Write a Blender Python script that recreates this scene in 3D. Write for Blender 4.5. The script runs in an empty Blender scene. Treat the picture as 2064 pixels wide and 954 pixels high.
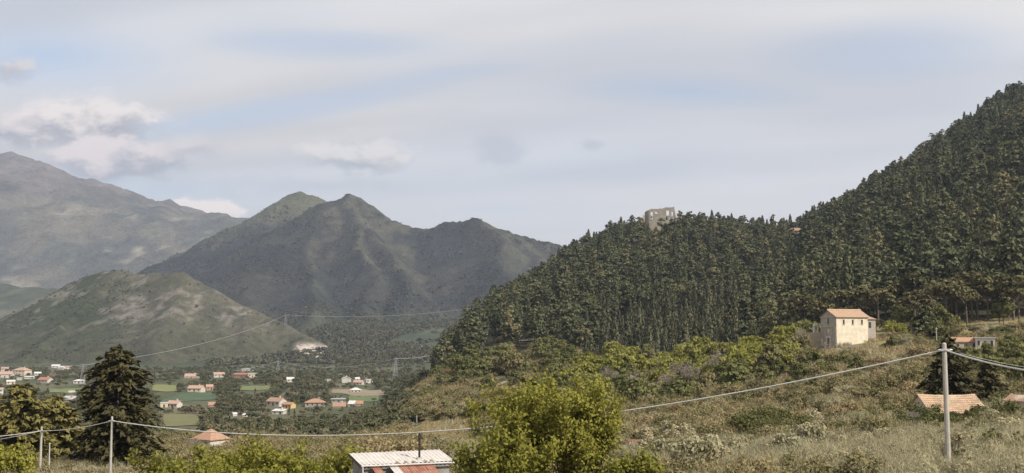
import bpy, math, random
import numpy as np
from mathutils import Vector, Matrix

sc = bpy.context.scene
col = sc.collection
R_ = math.radians

# ------------------------------------------------------------------ camera
F = 2213.0                      # focal length in photo pixels (2064 wide)
PITCH = math.atan((680 - 477) / F)
cam = bpy.data.cameras.new('camera'); camo = bpy.data.objects.new('camera', cam); col.objects.link(camo)
cam.sensor_fit = 'HORIZONTAL'; cam.sensor_width = 36.0; cam.lens = 36.0 * F / 2064
cam.clip_start = 0.5; cam.clip_end = 60000
camo.location = (0, 0, 0); camo.rotation_euler = (math.pi / 2 + PITCH, 0, 0)
sc.camera = camo
CP, SP = math.cos(PITCH), math.sin(PITCH)

def ray(px, py):
    u = (px - 1032) / F; v = (477 - py) / F
    return (u, CP - v * SP, SP + v * CP)
def at(px, py, Y):
    d = ray(px, py); k = Y / d[1]
    return (d[0] * k, Y, d[2] * k)
def project(x, y, z):
    f = y * CP + z * SP; up = -y * SP + z * CP
    return 1032 + F * x / f, 477 - F * up / f

# ------------------------------------------------------------------ light
SUN_AZ = (0.80, -0.60); SUN_EL = R_(42)
world = bpy.data.worlds.new('World'); sc.world = world; world.use_nodes = True
world.cycles.sampling_method = 'MANUAL'; world.cycles.sample_map_resolution = 256
sun = bpy.data.lights.new('sun', 'SUN'); sun.energy = 4.6; sun.angle = R_(0.5); sun.color = (1.0, 0.93, 0.82)
suno = bpy.data.objects.new('sun', sun); col.objects.link(suno)
sv = Vector((SUN_AZ[0] * math.cos(SUN_EL), SUN_AZ[1] * math.cos(SUN_EL), math.sin(SUN_EL)))
suno.rotation_euler = sv.to_track_quat('Z', 'Y').to_euler()
sc.view_settings.view_transform = 'Standard'; sc.view_settings.look = 'None'
sc.view_settings.exposure = 0.4; sc.view_settings.gamma = 1.0; sc.view_settings.use_curve_mapping = False
sc.cycles.use_denoising = True
sc.cycles.max_bounces = 5; sc.cycles.diffuse_bounces = 2; sc.cycles.transparent_max_bounces = 6; sc.cycles.volume_bounces = 0

class NT:
    """small node-tree writer"""
    def __init__(s, tree): s.t = tree; s.t.nodes.clear()
    def n(s, kind, **kw):
        nd = s.t.nodes.new(kind)
        for k, v in kw.items(): setattr(nd, k, v)
        return nd
    def set(s, sock, v):
        if isinstance(v, bpy.types.NodeSocket): s.t.links.new(v, sock)
        else: sock.default_value = v
    def math(s, op, a, b=None, c=None, clamp=False):
        nd = s.n('ShaderNodeMath', operation=op, use_clamp=clamp)
        for i, v in enumerate((a, b, c)):
            if v is not None: s.set(nd.inputs[i], v)
        return nd.outputs[0]
    def vec(s, op, a, b=None):
        nd = s.n('ShaderNodeVectorMath', operation=op); s.set(nd.inputs[0], a)
        if b is not None: s.set(nd.inputs[1], b)
        return nd.outputs[0]
    def xyz(s, x, y, z=0.0):
        nd = s.n('ShaderNodeCombineXYZ'); s.set(nd.inputs[0], x); s.set(nd.inputs[1], y); s.set(nd.inputs[2], z); return nd.outputs[0]
    def noise(s, vec, scale, detail=5, rough=0.55, dist=0.0):
        nd = s.n('ShaderNodeTexNoise'); s.set(nd.inputs['Vector'], vec)
        nd.inputs['Scale'].default_value = scale; nd.inputs['Detail'].default_value = detail
        nd.inputs['Roughness'].default_value = rough; nd.inputs['Distortion'].default_value = dist
        return nd.outputs['Fac']
    def ramp(s, f, lo, hi, a=0.0, b=1.0, smooth=True):
        nd = s.n('ShaderNodeMapRange'); nd.interpolation_type = 'SMOOTHSTEP' if smooth else 'LINEAR'; nd.clamp = True
        s.set(nd.inputs[0], f)
        for i, v in zip((1, 2, 3, 4), (lo, hi, a, b)): nd.inputs[i].default_value = v
        return nd.outputs[0]
    def mix(s, f, a, b, blend='MIX'):
        nd = s.n('ShaderNodeMix', data_type='RGBA', blend_type=blend)
        s.set(nd.inputs[0], f); s.set(nd.inputs[6], c4(a)); s.set(nd.inputs[7], c4(b)); return nd.outputs[2]
def c4(c):
    return c if isinstance(c, bpy.types.NodeSocket) else (c[0], c[1], c[2], 1.0)

# ------------------------------------------------------------------ sky: Nishita blue behind thin veil cloud and a few cumulus
def build_sky():
    t = NT(world.node_tree)
    out = t.n('ShaderNodeOutputWorld')
    sky = t.n('ShaderNodeTexSky', sky_type='NISHITA', sun_disc=False)
    sky.sun_elevation = SUN_EL; sky.sun_rotation = math.atan2(SUN_AZ[0], SUN_AZ[1])
    sky.air_density = 1.0; sky.dust_density = 1.5; sky.ozone_density = 1.2
    bg1 = t.n('ShaderNodeBackground'); t.set(bg1.inputs[0], sky.outputs[0]); bg1.inputs[1].default_value = 0.13
    g = t.n('ShaderNodeTexCoord').outputs['Generated']
    d = t.vec('NORMALIZE', g)
    sp = t.n('ShaderNodeSeparateXYZ'); t.set(sp.inputs[0], d); x, y, z = sp.outputs
    zz = t.math('ADD', t.math('MAXIMUM', z, 0.0), 0.22)
    u = t.math('DIVIDE', x, zz); v = t.math('DIVIDE', y, zz)
    # high veil: broad streaks
    p = t.xyz(t.math('ADD', t.math('MULTIPLY', u, 0.55), t.math('MULTIPLY', v, 0.25)), t.math('ADD', t.math('MULTIPLY', v, 1.5), t.math('MULTIPLY', u, 0.18)), 3.7)
    n1 = t.noise(p, 0.95, 3, 0.5, 0.3)
    n2 = t.noise(p, 2.6, 3, 0.55, 0.0)
    nn = t.math('ADD', t.math('MULTIPLY', n1, 0.75), t.math('MULTIPLY', n2, 0.25))
    veil = t.ramp(nn, 0.36, 0.60, 0.78, 1.0)
    shade = t.ramp(t.noise(p, 1.7, 2, 0.5, 0.0), 0.3, 0.7)
    vcol = t.mix(shade, (0.53, 0.52, 0.51), (0.73, 0.70, 0.655))
    bg2 = t.n('ShaderNodeBackground'); bg2.inputs[1].default_value = 1.0
    # cumulus, placed by their bearing and height in the sky
    ys = t.math('MAXIMUM', y, 0.05)
    a = t.math('DIVIDE', x, ys); e = t.math('DIVIDE', z, ys)
    q = t.xyz(t.math('MULTIPLY', a, 1.0), t.math('MULTIPLY', e, 1.7), 0.0)
    nz = t.noise(q, 22.0, 4, 0.6, 0.0)
    nzb = t.noise(q, 7.0, 1, 0.5, 0.0)
    nmix = t.math('ADD', t.math('MULTIPLY', nz, 0.6), t.math('MULTIPLY', nzb, 0.4))
    cum = [  # px, py, half width, half height, softness, strength, colour top, colour base
        (20, 140, 85, 42, 0.7, 0.95, (0.64, 0.59, 0.57), (0.38, 0.38, 0.41)),
        (20, 262, 130, 50, 0.55, 0.95, (0.80, 0.71, 0.65), (0.36, 0.355, 0.37)),
        (175, 245, 180, 78, 0.55, 0.97, (0.84, 0.75, 0.68), (0.35, 0.345, 0.355)),
        (230, 318, 190, 44, 0.5, 0.95, (0.80, 0.70, 0.65), (0.37, 0.37, 0.39)),
        (400, 292, 90, 34, 0.8, 0.8, (0.66, 0.61, 0.58), (0.42, 0.42, 0.44)),
        (735, 318, 150, 46, 0.6, 0.92, (0.78, 0.72, 0.65), (0.37, 0.37, 0.37)),
        (620, 372, 400, 34, 1.4, 0.6, (0.47, 0.46, 0.46), (0.42, 0.42, 0.43)),
        (1010, 300, 70, 52, 0.8, 0.6, (0.46, 0.455, 0.45), (0.40, 0.40, 0.40)),
        (1185, 292, 44, 22, 0.7, 0.55, (0.42, 0.42, 0.42), (0.39, 0.39, 0.39)),
        (400, 432, 105, 32, 0.3, 0.98, (0.98, 0.86, 0.76), (0.80, 0.71, 0.65)),
        (318, 416, 28, 13, 0.35, 0.9, (0.92, 0.81, 0.73), (0.76, 0.69, 0.65)),
    ]
    ahead = t.ramp(y, 0.15, 0.3)
    for (px, py, rx, ry, tilt, st) in ((90, 110, 340, 100, 0.05, .68), (640, 88, 320, 44, 0.03, .58), (560, 222, 420, 36, -0.16, .66), (900, 150, 230, 26, -.1, .35), (300, 385, 420, 45, 0, .38), (1390, 185, 320, 46, 0.05, .52), (1800, 105, 330, 85, -0.05, .56), (1060, 440, 260, 60, 0, .28), (60, 380, 200, 60, 0, .3), (1180, 330, 260, 60, 0, .12)):
        dd = ray(px, py); ca, ce = dd[0] / dd[1], dd[2] / dd[1]; da = t.math('SUBTRACT', a, ca)
        ra = t.math('DIVIDE', da, rx / F); re = t.math('DIVIDE', t.math('ADD', t.math('SUBTRACT', e, ce), t.math('MULTIPLY', da, tilt)), ry / F)
        r = t.math('SQRT', t.math('ADD', t.math('MULTIPLY', ra, ra), t.math('MULTIPLY', re, re)))
        m = t.ramp(t.math('ADD', t.math('SUBTRACT', 1.15, r), t.math('MULTIPLY', t.math('SUBTRACT', nn, 0.5), 1.8)), 0.0, 1.0, 0.0, st*0.68)
        veil = t.math('SUBTRACT', veil, t.math('MULTIPLY', m, ahead))
    cur = vcol; fac = veil
    for (px, py, rx, ry, soft, st, ct, cb) in cum:
        dd = ray(px, py); ca, ce = dd[0] / dd[1], dd[2] / dd[1]
        ra = t.math('DIVIDE', t.math('SUBTRACT', a, ca), rx / F); re = t.math('DIVIDE', t.math('SUBTRACT', e, ce), ry / F)
        r = t.math('SQRT', t.math('ADD', t.math('MULTIPLY', ra, ra), t.math('MULTIPLY', re, re)))
        m = t.math('ADD', t.math('SUBTRACT', 1.0, r), t.math('MULTIPLY', t.math('SUBTRACT', nmix, 0.5), 3.6))
        m = t.math('MULTIPLY', t.math('MULTIPLY', t.ramp(m, 0.0, soft), st), ahead)
        cc = t.mix(t.ramp(t.math('ADD', re, t.math('MULTIPLY', t.math('SUBTRACT', nz, 0.5), 5.0)), -0.7, 0.6), cb, ct)
        cur = t.mix(m, cur, cc); fac = t.math('MAXIMUM', fac, m)
    t.set(bg2.inputs[0], cur)
    ms = t.n('ShaderNodeMixShader'); t.set(ms.inputs[0], fac); t.set(ms.inputs[1], bg1.outputs[0]); t.set(ms.inputs[2], bg2.outputs[0])
    t.set(out.inputs[0], ms.outputs[0])
build_sky()

# ------------------------------------------------------------------ materials
MATS = {}
def mat(name, a, b=None, scale=1.0, rough=0.85, bump=0.0, bscale=None, metal=0.0, spec=0.3, detail=6):
    if name in MATS: return MATS[name]
    m = bpy.data.materials.new(name); m.use_nodes = True; t = NT(m.node_tree)
    o = t.n('ShaderNodeOutputMaterial'); p = t.n('ShaderNodeBsdfPrincipled'); t.set(o.inputs[0], p.outputs[0])
    p.inputs['Roughness'].default_value = rough; p.inputs['Metallic'].default_value = metal; p.inputs['Specular IOR Level'].default_value = spec
    co = t.n('ShaderNodeTexCoord').outputs['Object']
    if b is not None:
        f = t.ramp(t.noise(co, scale, detail, 0.62), 0.3, 0.7)
        t.set(p.inputs['Base Color'], t.mix(f, a, b))
    else: p.inputs['Base Color'].default_value = c4(a)
    if bump:
        bn = t.n('ShaderNodeBump'); bn.inputs['Strength'].default_value = bump; bn.inputs['Distance'].default_value = 0.1
        t.set(bn.inputs['Height'], t.noise(co, bscale or scale * 4, 5)); t.set(p.inputs['Normal'], bn.outputs[0])
    MATS[name] = m; return m

def leafmat(name, dark, light, trans=0.25, hue=None):
    """foliage: each leaf clump and each plant takes its own tone between two leaf colours"""
    m = bpy.data.materials.new(name); m.use_nodes = True; t = NT(m.node_tree)
    o = t.n('ShaderNodeOutputMaterial'); p = t.n('ShaderNodeBsdfPrincipled')
    p.inputs['Roughness'].default_value = 0.7; p.inputs['Specular IOR Level'].default_value = 0.15
    isl = t.n('ShaderNodeNewGeometry').outputs['Random Per Island']; rnd = t.n('ShaderNodeObjectInfo').outputs['Random']
    f = t.math('ADD', t.math('MULTIPLY', isl, 0.45), t.math('MULTIPLY', rnd, 0.55))
    c = t.mix(f, dark, light)
    if hue is not None: c = t.mix(t.ramp(rnd, 0.55, 1.0, 0.0, 0.75), c, hue)
    t.set(p.inputs['Base Color'], c)
    tr = t.n('ShaderNodeBsdfTranslucent'); t.set(tr.inputs[0], c)
    ms = t.n('ShaderNodeMixShader'); ms.inputs[0].default_value = trans
    t.set(ms.inputs[1], p.outputs[0]); t.set(ms.inputs[2], tr.outputs[0]); t.set(o.inputs[0], ms.outputs[0])
    MATS[name] = m; return m

def terrainmat(name, s1, s2, lo=0.6, hi=1.4, bump=0.6, bd=1.0):
    m = bpy.data.materials.new(name); m.use_nodes = True; t = NT(m.node_tree)
    o = t.n('ShaderNodeOutputMaterial'); p = t.n('ShaderNodeBsdfPrincipled'); t.set(o.inputs[0], p.outputs[0])
    p.inputs['Roughness'].default_value = 0.95; p.inputs['Specular IOR Level'].default_value = 0.1
    co = t.n('ShaderNodeTexCoord').outputs['Object']
    at_ = t.n('ShaderNodeAttribute'); at_.attribute_name = 'Cover'
    f = t.math('ADD', t.math('MULTIPLY', t.noise(co, s1, 4, 0.65), 0.5), t.math('MULTIPLY', t.noise(co, s2, 4, 0.7), 0.5))
    k = t.ramp(f, 0.3, 0.7, lo, hi, smooth=False)
    c = t.n('ShaderNodeVectorMath', operation='SCALE'); t.set(c.inputs[0], at_.outputs['Color']); t.set(c.inputs['Scale'], k)
    t.set(p.inputs['Base Color'], c.outputs[0])
    bn = t.n('ShaderNodeBump'); bn.inputs['Strength'].default_value = bump; bn.inputs['Distance'].default_value = bd
    t.set(bn.inputs['Height'], t.noise(co, s2, 4, 0.7)); t.set(p.inputs['Normal'], bn.outputs[0])
    return m

# ------------------------------------------------------------------ object helpers
def mesh_np(name, V, Fc, m, smooth=False):
    """V (n,3) array, Fc list of arrays (k, sides)"""
    me = bpy.data.meshes.new(name); V = np.asarray(V, np.float32)
    Fc = [np.asarray(f, np.int32) for f in (Fc if isinstance(Fc, list) else [Fc]) if len(f)]
    me.vertices.add(len(V)); me.vertices.foreach_set('co', V.ravel())
    loops = np.concatenate([f.ravel() for f in Fc]); tot = np.concatenate([np.full(len(f), f.shape[1], np.int32) for f in Fc])
    me.loops.add(len(loops)); me.loops.foreach_set('vertex_index', loops)
    me.polygons.add(len(tot)); me.polygons.foreach_set('loop_start', np.concatenate([[0], np.cumsum(tot)[:-1]]).astype(np.int32))
    try: me.polygons.foreach_set('loop_total', tot)
    except Exception: pass
    if smooth: me.polygons.foreach_set('use_smooth', np.ones(len(tot), bool))
    me.update(calc_edges=True)
    for mm in (m if isinstance(m, (list, tuple)) else [m]): me.materials.append(mm)
    return me
def link(name, data, parent=None, loc=None, rot=None, scale=None):
    o = bpy.data.objects.new(name, data); col.objects.link(o)
    if parent is not None: o.parent = parent
    if loc is not None: o.location = loc
    if rot is not None: o.rotation_euler = rot
    if scale is not None: o.scale = scale
    return o
def tag(o, label=None, cat=None, group=None, kind=None):
    if label: o['label'] = label
    if cat: o['category'] = cat
    if group: o['group'] = group
    if kind: o['kind'] = kind
    return o
def empty(name, loc, rz=0.0, label=None, cat=None, group=None, scale=None):
    o = link(name, None, None, loc, (0, 0, rz), scale); o.empty_display_size = 0.2
    return tag(o, label, cat, group)

class MB:
    def __init__(s): s.v = []; s.f = []
    def add(s, vs, fs):
        n = len(s.v); s.v += [tuple(p) for p in vs]; s.f += [tuple(i + n for i in f) for f in fs]; return s
    def box(s, x0, x1, y0, y1, z0, z1):
        return s.add([(x0,y0,z0),(x1,y0,z0),(x1,y1,z0),(x0,y1,z0),(x0,y0,z1),(x1,y0,z1),(x1,y1,z1),(x0,y1,z1)],
                     [(3,2,1,0),(4,5,6,7),(0,1,5,4),(1,2,6,5),(2,3,7,6),(3,0,4,7)])
    def tube(s, pts, r, k=6, cap=True):
        pts = [Vector(p) for p in pts]; rs = r if isinstance(r, (list, tuple)) else [r] * len(pts); vs = []; fs = []
        for i, p in enumerate(pts):
            d = (pts[min(i + 1, len(pts) - 1)] - pts[max(i - 1, 0)]).normalized()
            a = d.cross(Vector((0, 0, 1)) if abs(d.z) < 0.95 else Vector((1, 0, 0))).normalized(); b = d.cross(a)
            for j in range(k):
                t = 2 * math.pi * j / k; vs.append(p + (a * math.cos(t) + b * math.sin(t)) * rs[i])
        for i in range(len(pts) - 1):
            for j in range(k):
                fs.append((i*k+j, (i+1)*k+j, (i+1)*k+(j+1) % k, i*k+(j+1) % k))
        if cap:
            fs.append(tuple(range(k))); fs.append(tuple((len(pts)-1)*k + j for j in reversed(range(k))))
        return s.add(vs, fs)
    def prism(s, poly, y0, y1):
        """poly in (x,z), extruded along y"""
        n = len(poly); vs = [(x, y0, z) for x, z in poly] + [(x, y1, z) for x, z in poly]
        fs = [tuple(reversed(range(n))), tuple(range(n, 2*n))] + [(i, (i+1) % n, n+(i+1) % n, n+i) for i in range(n)]
        return s.add(vs, [tuple(reversed(f)) for f in fs])
    def mesh(s, name, m):
        me = bpy.data.meshes.new(name); me.from_pydata(s.v, [], s.f); me.update(); me.materials.append(m); return me
    def build(s, name, m, parent=None, **kw): return link(name, s.mesh(name, m), parent, **kw)

# ------------------------------------------------------------------ noise
_tab = np.random.default_rng(11).random((256, 256))
def vnoise(x, y):
    xi = np.floor(x).astype(int); yi = np.floor(y).astype(int); fx = x - xi; fy = y - yi
    fx = fx*fx*(3-2*fx); fy = fy*fy*(3-2*fy); a, b, c, d = (_tab[(xi+i) & 255, (yi+j) & 255] for i, j in ((0,0),(1,0),(0,1),(1,1)))
    return (a*(1-fx)+b*fx)*(1-fy) + (c*(1-fx)+d*fx)*fy
def fbm(x, y, o=5, g=0.5):
    s = 0; a = 1; t = 0
    for i in range(o):
        s = s + a * vnoise(x * 2**i + 17.3*i, y * 2**i + 9.1*i); t += a; a *= g
    return s / t
def ridged(x, y, o=5):
    s = 0; a = 1; t = 0
    for i in range(o):
        s = s + a * (1 - np.abs(2 * vnoise(x * 2**i + 31.7*i, y * 2**i + 5.3*i) - 1)); t += a; a *= 0.5
    return s / t

# ------------------------------------------------------------------ the lie of the land (z relative to the eye) by bearing and distance
KD = [20, 40, 65, 100, 150, 220, 330, 450, 600, 800, 1050, 1400, 2000, 3000, 5000, 13000]
LAND = {
 -500: [-4.5,-8,-11,-14,-18,-25,-33,-42,-48,-50,-50,-50,-50,-45,-20,0],
   0: [-4.5,-8,-11,-14,-18,-25,-33,-42,-48,-50,-50,-50,-50,-45,-20,0],
 450: [-4.5,-8,-11,-14,-18,-24,-31,-41,-48,-50,-50,-50,-50,-10,40,40],
 700: [-4.5,-8,-11,-13.5,-18,-24,-33,-42,-48,-50,-50,-50,-48,42,100,100],
 790: [-4.5,-8,-11,-13.2,-17,-22,-30,-35,-41,-46,-50,-50,-46,42,100,100],
 860: [-4.5,-8,-11,-13,-16,-20,-25,-25,-26,-32,-42,-50,-46,42,100,100],
 950: [-4.5,-8,-11,-13,-16,-19.5,-23.5,-20,-8,7,4,-20,-44,42,100,100],
1050: [-4.5,-8,-10.5,-12.5,-15.5,-18.5,-20.5,-17.5,-4,22,41,11.8,-40,30,60,60],
1150: [-4.5,-8,-10,-12.5,-15,-18,-20,-16.5,-3,34,81,44.2,-30,20,40,40],
1230: [-4.5,-8,-9.5,-12,-14.5,-17.5,-19,-16,-3,38,101,65.4,-20,0,0,0],
1330: [-4.3,-7.8,-9,-11.5,-14,-17,-18,-15,-2,40,117,82.2,0,0,0,0],
1450: [-4.2,-7.5,-9,-11.5,-13.5,-16,-15,-10,5,45,110,86,20,0,0,0],
1550: [-4.1,-7.3,-8.8,-11.2,-13,-14.5,-10,-4,12,48,99,89.2,40,0,0,0],
1610: [-4,-7.2,-8.7,-11,-12.5,-13,-6,1,20,54,102,98,50,0,0,0],
1700: [-4,-7,-8.5,-10.5,-11.5,-10.5,-2.6,8,38,80,120,130,80,0,0,0],
1800: [-4,-6.8,-8,-10.2,-10.8,-8.5,-2,12,50,100,148,160,100,0,0,0],
1900: [-4,-6.6,-7.4,-9.6,-10.3,-8,-1.2,16,62,122,178,190,120,0,0,0],
2064: [-3.8,-6.4,-7,-8.8,-9.5,-7,0,22,78,155,232,250,160,0,0,0],
2500: [-3.8,-6.4,-7,-8.5,-9,-6,3,32,100,200,300,360,250,0,0,0],
3400: [-3.8,-6.4,-7,-8.5,-9,-6,3,32,100,200,300,360,250,0,0,0]}
_px = np.linspace(-500, 3400, 261); _ly = np.linspace(math.log(15), math.log(13000), 300)
_cols = sorted(LAND); _rows = np.array([np.interp(_ly, np.log(KD), LAND[c]) for c in _cols])
_T = np.array([np.interp(_px, _cols, _rows[:, j]) for j in range(len(_ly))]).T
def _blur(T, s, ax):
    k = np.exp(-0.5 * (np.arange(-4*s, 4*s+1) / s)**2); k /= k.sum(); n = len(k) // 2
    P = np.pad(T, [(n, n) if i == ax else (0, 0) for i in (0, 1)], mode='edge')
    return np.apply_along_axis(lambda r: np.convolve(r, k, 'valid'), ax, P)
_T = _blur(_blur(_T, 2, 0), 3, 1)
def gz(x, y):
    x = np.asarray(x, float); y = np.asarray(y, float); ys = np.maximum(y, 15.0)
    a = np.clip((1032 + F * x / np.maximum(y, 40.0) - _px[0]) / (_px[1]-_px[0]), 0, len(_px)-1.001)
    b = np.clip((np.log(ys) - _ly[0]) / (_ly[1]-_ly[0]), 0, len(_ly)-1.001)
    i = a.astype(int); j = b.astype(int); fa = a - i; fb = b - j
    z = (_T[i,j]*(1-fa)+_T[i+1,j]*fa)*(1-fb) + (_T[i,j+1]*(1-fa)+_T[i+1,j+1]*fa)*fb
    amp = np.clip(ys * 0.004, 0.05, 3.0)
    z = z + amp * (fbm(x / 45.0 + 40, y / 45.0 + 40, 4) - 0.5) * 2
    return z + np.clip((ys - 500) / 400, 0, 1) * np.clip((z + 30) / 60, 0, 1) * 9 * (fbm(x / 160.0 + 7, y / 160.0, 4) - 0.5)
def g1(x, y): return float(gz(np.array([x]), np.array([y]))[0])
_my = np.exp(np.linspace(math.log(16), math.log(9000), 1500))
def hit(px, py, lift=0.0):
    d = ray(px, py); xs = d[0] / d[1] * _my; zs = d[2] / d[1] * _my; h = gz(xs, _my) + lift
    k = np.argmax(zs <= h)
    if zs[k] > h[k]: k = len(_my) - 1
    return float(xs[k]), float(_my[k]), float(gz(xs[k:k+1], _my[k:k+1])[0])
def on(px, Y):
    x = (px - 1032) / F * Y; return (x, Y, g1(x, Y))

FORX = [700, 870, 950, 1050, 1150, 1250, 1400, 1500, 1600, 1700, 1800, 1950, 2064, 2600]
FORY = [900, 600, 545, 560, 530, 480, 440, 420, 405, 405, 395, 372, 362, 330]
def forest_edge(px): return np.interp(px, FORX, FORY)
def forest(x, y):
    px = 1032 + F * x / np.maximum(y, 1)
    return (y > forest_edge(px) + 14 * (fbm(x / 25, y / 25, 3) - 0.5)) & (y < 1600) & (px > 875 + np.clip((y - 620) * 0.14, 0, 80))

# ------------------------------------------------------------------ ground sheet and wooded hill
def cover(me, C):
    a = me.color_attributes.new('Cover', 'FLOAT_COLOR', 'POINT')
    a.data.foreach_set('color', np.c_[C, np.ones(len(C))].astype(np.float32).ravel())
def lerp(a, b, t): return np.asarray(a)[None, :] * (1 - t[:, None]) + np.asarray(b)[None, :] * t[:, None]
def sm(t, a, b): t = np.clip((t - a) / (b - a), 0, 1); return t*t*(3-2*t)
def build_ground():
    ys = np.concatenate([np.linspace(-80, 14, 24), np.exp(np.linspace(math.log(16), math.log(13000), 380))])
    us = np.concatenate([np.linspace(-2.2, -0.62, 30), np.linspace(-0.6, 0.6, 340), np.linspace(0.62, 2.2, 30)])
    Yg, Ug = np.meshgrid(ys, us, indexing='ij'); X = Ug * np.maximum(Yg, 40); Z = gz(X, Yg)
    V = np.c_[X.ravel(), Yg.ravel(), Z.ravel()]; n, m = X.shape
    idx = np.arange(n*m).reshape(n, m); Q = np.stack([idx[:-1,:-1], idx[:-1,1:], idx[1:,1:], idx[1:,:-1]], -1).reshape(-1, 4)
    x, y, z = V.T; px = 1032 + F * x / np.maximum(y, 40)
    n1 = fbm(x/30, y/30, 5); n2 = fbm(x/140+5, y/140, 5); n3 = fbm(x/9, y/9+3, 4)
    C = lerp((0.22, 0.18, 0.095), (0.14, 0.14, 0.060), sm(n1*0.6+n3*0.4, 0.38, 0.62))
    val = sm(y, 380, 620) * (1 - sm(px, 840, 960))
    Cv = lerp((0.075, 0.085, 0.045), (0.125, 0.115, 0.075), sm(fbm(x/70, y/190, 4), 0.42, 0.66))
    C = C*(1-val[:,None]) + Cv*val[:,None]
    wd = sm(y, 1500, 2100); Cw = lerp((0.042, 0.056, 0.036), (0.072, 0.083, 0.045), sm(n2, 0.35, 0.65)); C = C*(1-wd[:,None]) + Cw*wd[:,None]
    bank = sm(px, 815, 850) * (1-sm(px, 1010, 1060)) * sm(y, 335, 360) * (1-sm(y, 450, 480))
    Cb = lerp((0.24, 0.20, 0.145), (0.14, 0.13, 0.075), sm(n3, 0.4, 0.65)); C = C*(1-bank[:,None]) + Cb*bank[:,None]
    slope = sm(px, 1330, 1480) * sm(y, 120, 170) * (1-sm(y, 330, 380)); Cs = lerp((0.27, 0.205, 0.11), (0.19, 0.165, 0.078), sm(n1, 0.35, 0.65)); C = C*(1-slope[:,None]) + Cs*slope[:,None]
    fo = forest(x, y); C[fo] = lerp((0.035, 0.034, 0.02), (0.06, 0.055, 0.03), n1[fo])
    tm = terrainmat('ground_cover', 0.11, 0.9, 0.55, 1.45, 0.7, 0.4)
    ff = fo[Q].all(1)
    for name, sel in (('ground', ~ff), ('wooded_hill', ff)):
        q = Q[sel]; used, inv = np.unique(q, return_inverse=True)
        me = mesh_np(name, V[used], inv.reshape(q.shape), tm, True); cover(me, C[used]); tag(link(name, me), kind='structure')
build_ground()

# ------------------------------------------------------------------ mountains
def ridges(X, Y, lines, slope, L, k=12.0, warp=0.0, ws=300.0):
    H = np.full(X.shape, -400.0)
    wx = warp * (fbm(X/ws, Y/ws+9, 4) - 0.5); wy = warp * (fbm(X/ws+33, Y/ws, 4) - 0.5); Xw, Yw = X + wx, Y + wy
    for ln in lines:
        P = [at(*p) for p in ln]
        for a, b in zip(P[:-1], P[1:]):
            ab = np.array(b) - np.array(a); t = np.clip(((Xw-a[0])*ab[0] + (Yw-a[1])*ab[1]) / (ab[0]**2+ab[1]**2), 0, 1)
            d = np.hypot(Xw-a[0]-t*ab[0], Yw-a[1]-t*ab[1]); h = a[2] + t*ab[2] - slope*L*(1-np.exp(-d/L))
            hi = np.maximum(H, h); H = hi + k*np.log1p(np.exp(-np.abs(H-h)/k)) - k*0.69*np.exp(-np.abs(H-h)/k)
    return H
def mountain(name, x0, x1, y0, y1, step, lines, slope, L, colour, mt, gul=20.0, gs=220.0, k=12.0, warp=60.0, bias=0.62, fade=100.0):
    xs = np.arange(x0, x1, step); ys = np.arange(y0, y1, step); X, Y = np.meshgrid(xs, ys)
    def hf(X, Y):
        H = ridges(X, Y, lines, slope, L, k, warp, gs*1.6); rel = np.clip((H + 50) / 150, 0, 1)
        return H + rel * gul * ((ridged(X/gs, Y/gs, 5) - bias) + 0.5 * (fbm(X/(gs*.25), Y/(gs*.25), 4) - 0.5))
    Z = hf(X, Y)
    g = gz(X.ravel(), Y.ravel()).reshape(X.shape)
    edge = np.minimum.reduce([X-x0, x1-X, Y-y0, y1-Y]); fd = sm(edge, 0, fade); Z = np.where(Z > g - 8, (g - 8) + (Z - g + 8)*fd, Z)
    gx, gy = np.gradient(Z, step)[1], np.gradient(Z, step)[0]
    C = colour(X.ravel(), Y.ravel(), Z.ravel(), gx.ravel(), gy.ravel())
    n, m = X.shape; idx = np.arange(n*m).reshape(n, m); Q = np.stack([idx[:-1,:-1], idx[:-1,1:], idx[1:,1:], idx[1:,:-1]], -1).reshape(-1, 4)
    keep = (Z > g - 25).ravel()[Q].any(1); Q = Q[keep]; used, inv = np.unique(Q, return_inverse=True)
    V = np.c_[X.ravel(), Y.ravel(), Z.ravel()]
    me = mesh_np(name, V[used], inv.reshape(Q.shape), mt, True); cover(me, C[used]); tag(link(name, me), kind='structure')
    def hz(x, y):
        i = np.clip((x-x0)/step, 0, m-1.001); j = np.clip((y-y0)/step, 0, n-1.001); a = i.astype(int); b = j.astype(int); fa, fb = i-a, j-b
        return (Z[b,a]*(1-fa)+Z[b,a+1]*fa)*(1-fb) + (Z[b+1,a]*(1-fa)+Z[b+1,a+1]*fa)*fb
    return hz, (gx, gy)

B_, C_ = (700, 391, 4200), (965, 434, 4000)
TWIN = [[B_, (730, 402, 4190), (770, 424, 4170), (815, 447, 4160), (852, 460, 4140), (900, 449, 4080), C_, (1000, 446, 3980), (1050, 473, 3950), (1145, 501, 3900), (1320, 560, 3900)],
        [B_, (655, 406, 4240), (600, 440, 4280), (530, 478, 4320), (470, 505, 4360), (330, 560, 4400), (200, 605, 4400)],
        [(240, 605, 4950), (330, 549, 4920), (420, 499, 4900), (500, 449, 4900), (545, 418, 4900), (585, 391, 4900), (608, 387, 4900), (640, 393, 4900), (760, 450, 4900)],
        [B_, (738, 450, 3960), (722, 500, 3740), (765, 555, 3500), (735, 612, 3200), (760, 650, 3000)], [(738, 450, 3960), (800, 520, 3650), (840, 580, 3350)], [(655, 406, 4240), (640, 500, 3800), (610, 570, 3450), (625, 640, 3050)],
        [C_, (1010, 500, 3700), (1060, 590, 3250), (1060, 640, 3000)],
        [(560, 462, 4300), (525, 540, 3800), (500, 610, 3350), (520, 650, 3050)],
        [(400, 530, 4380), (370, 590, 3800), (350, 640, 3300)]]
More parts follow.
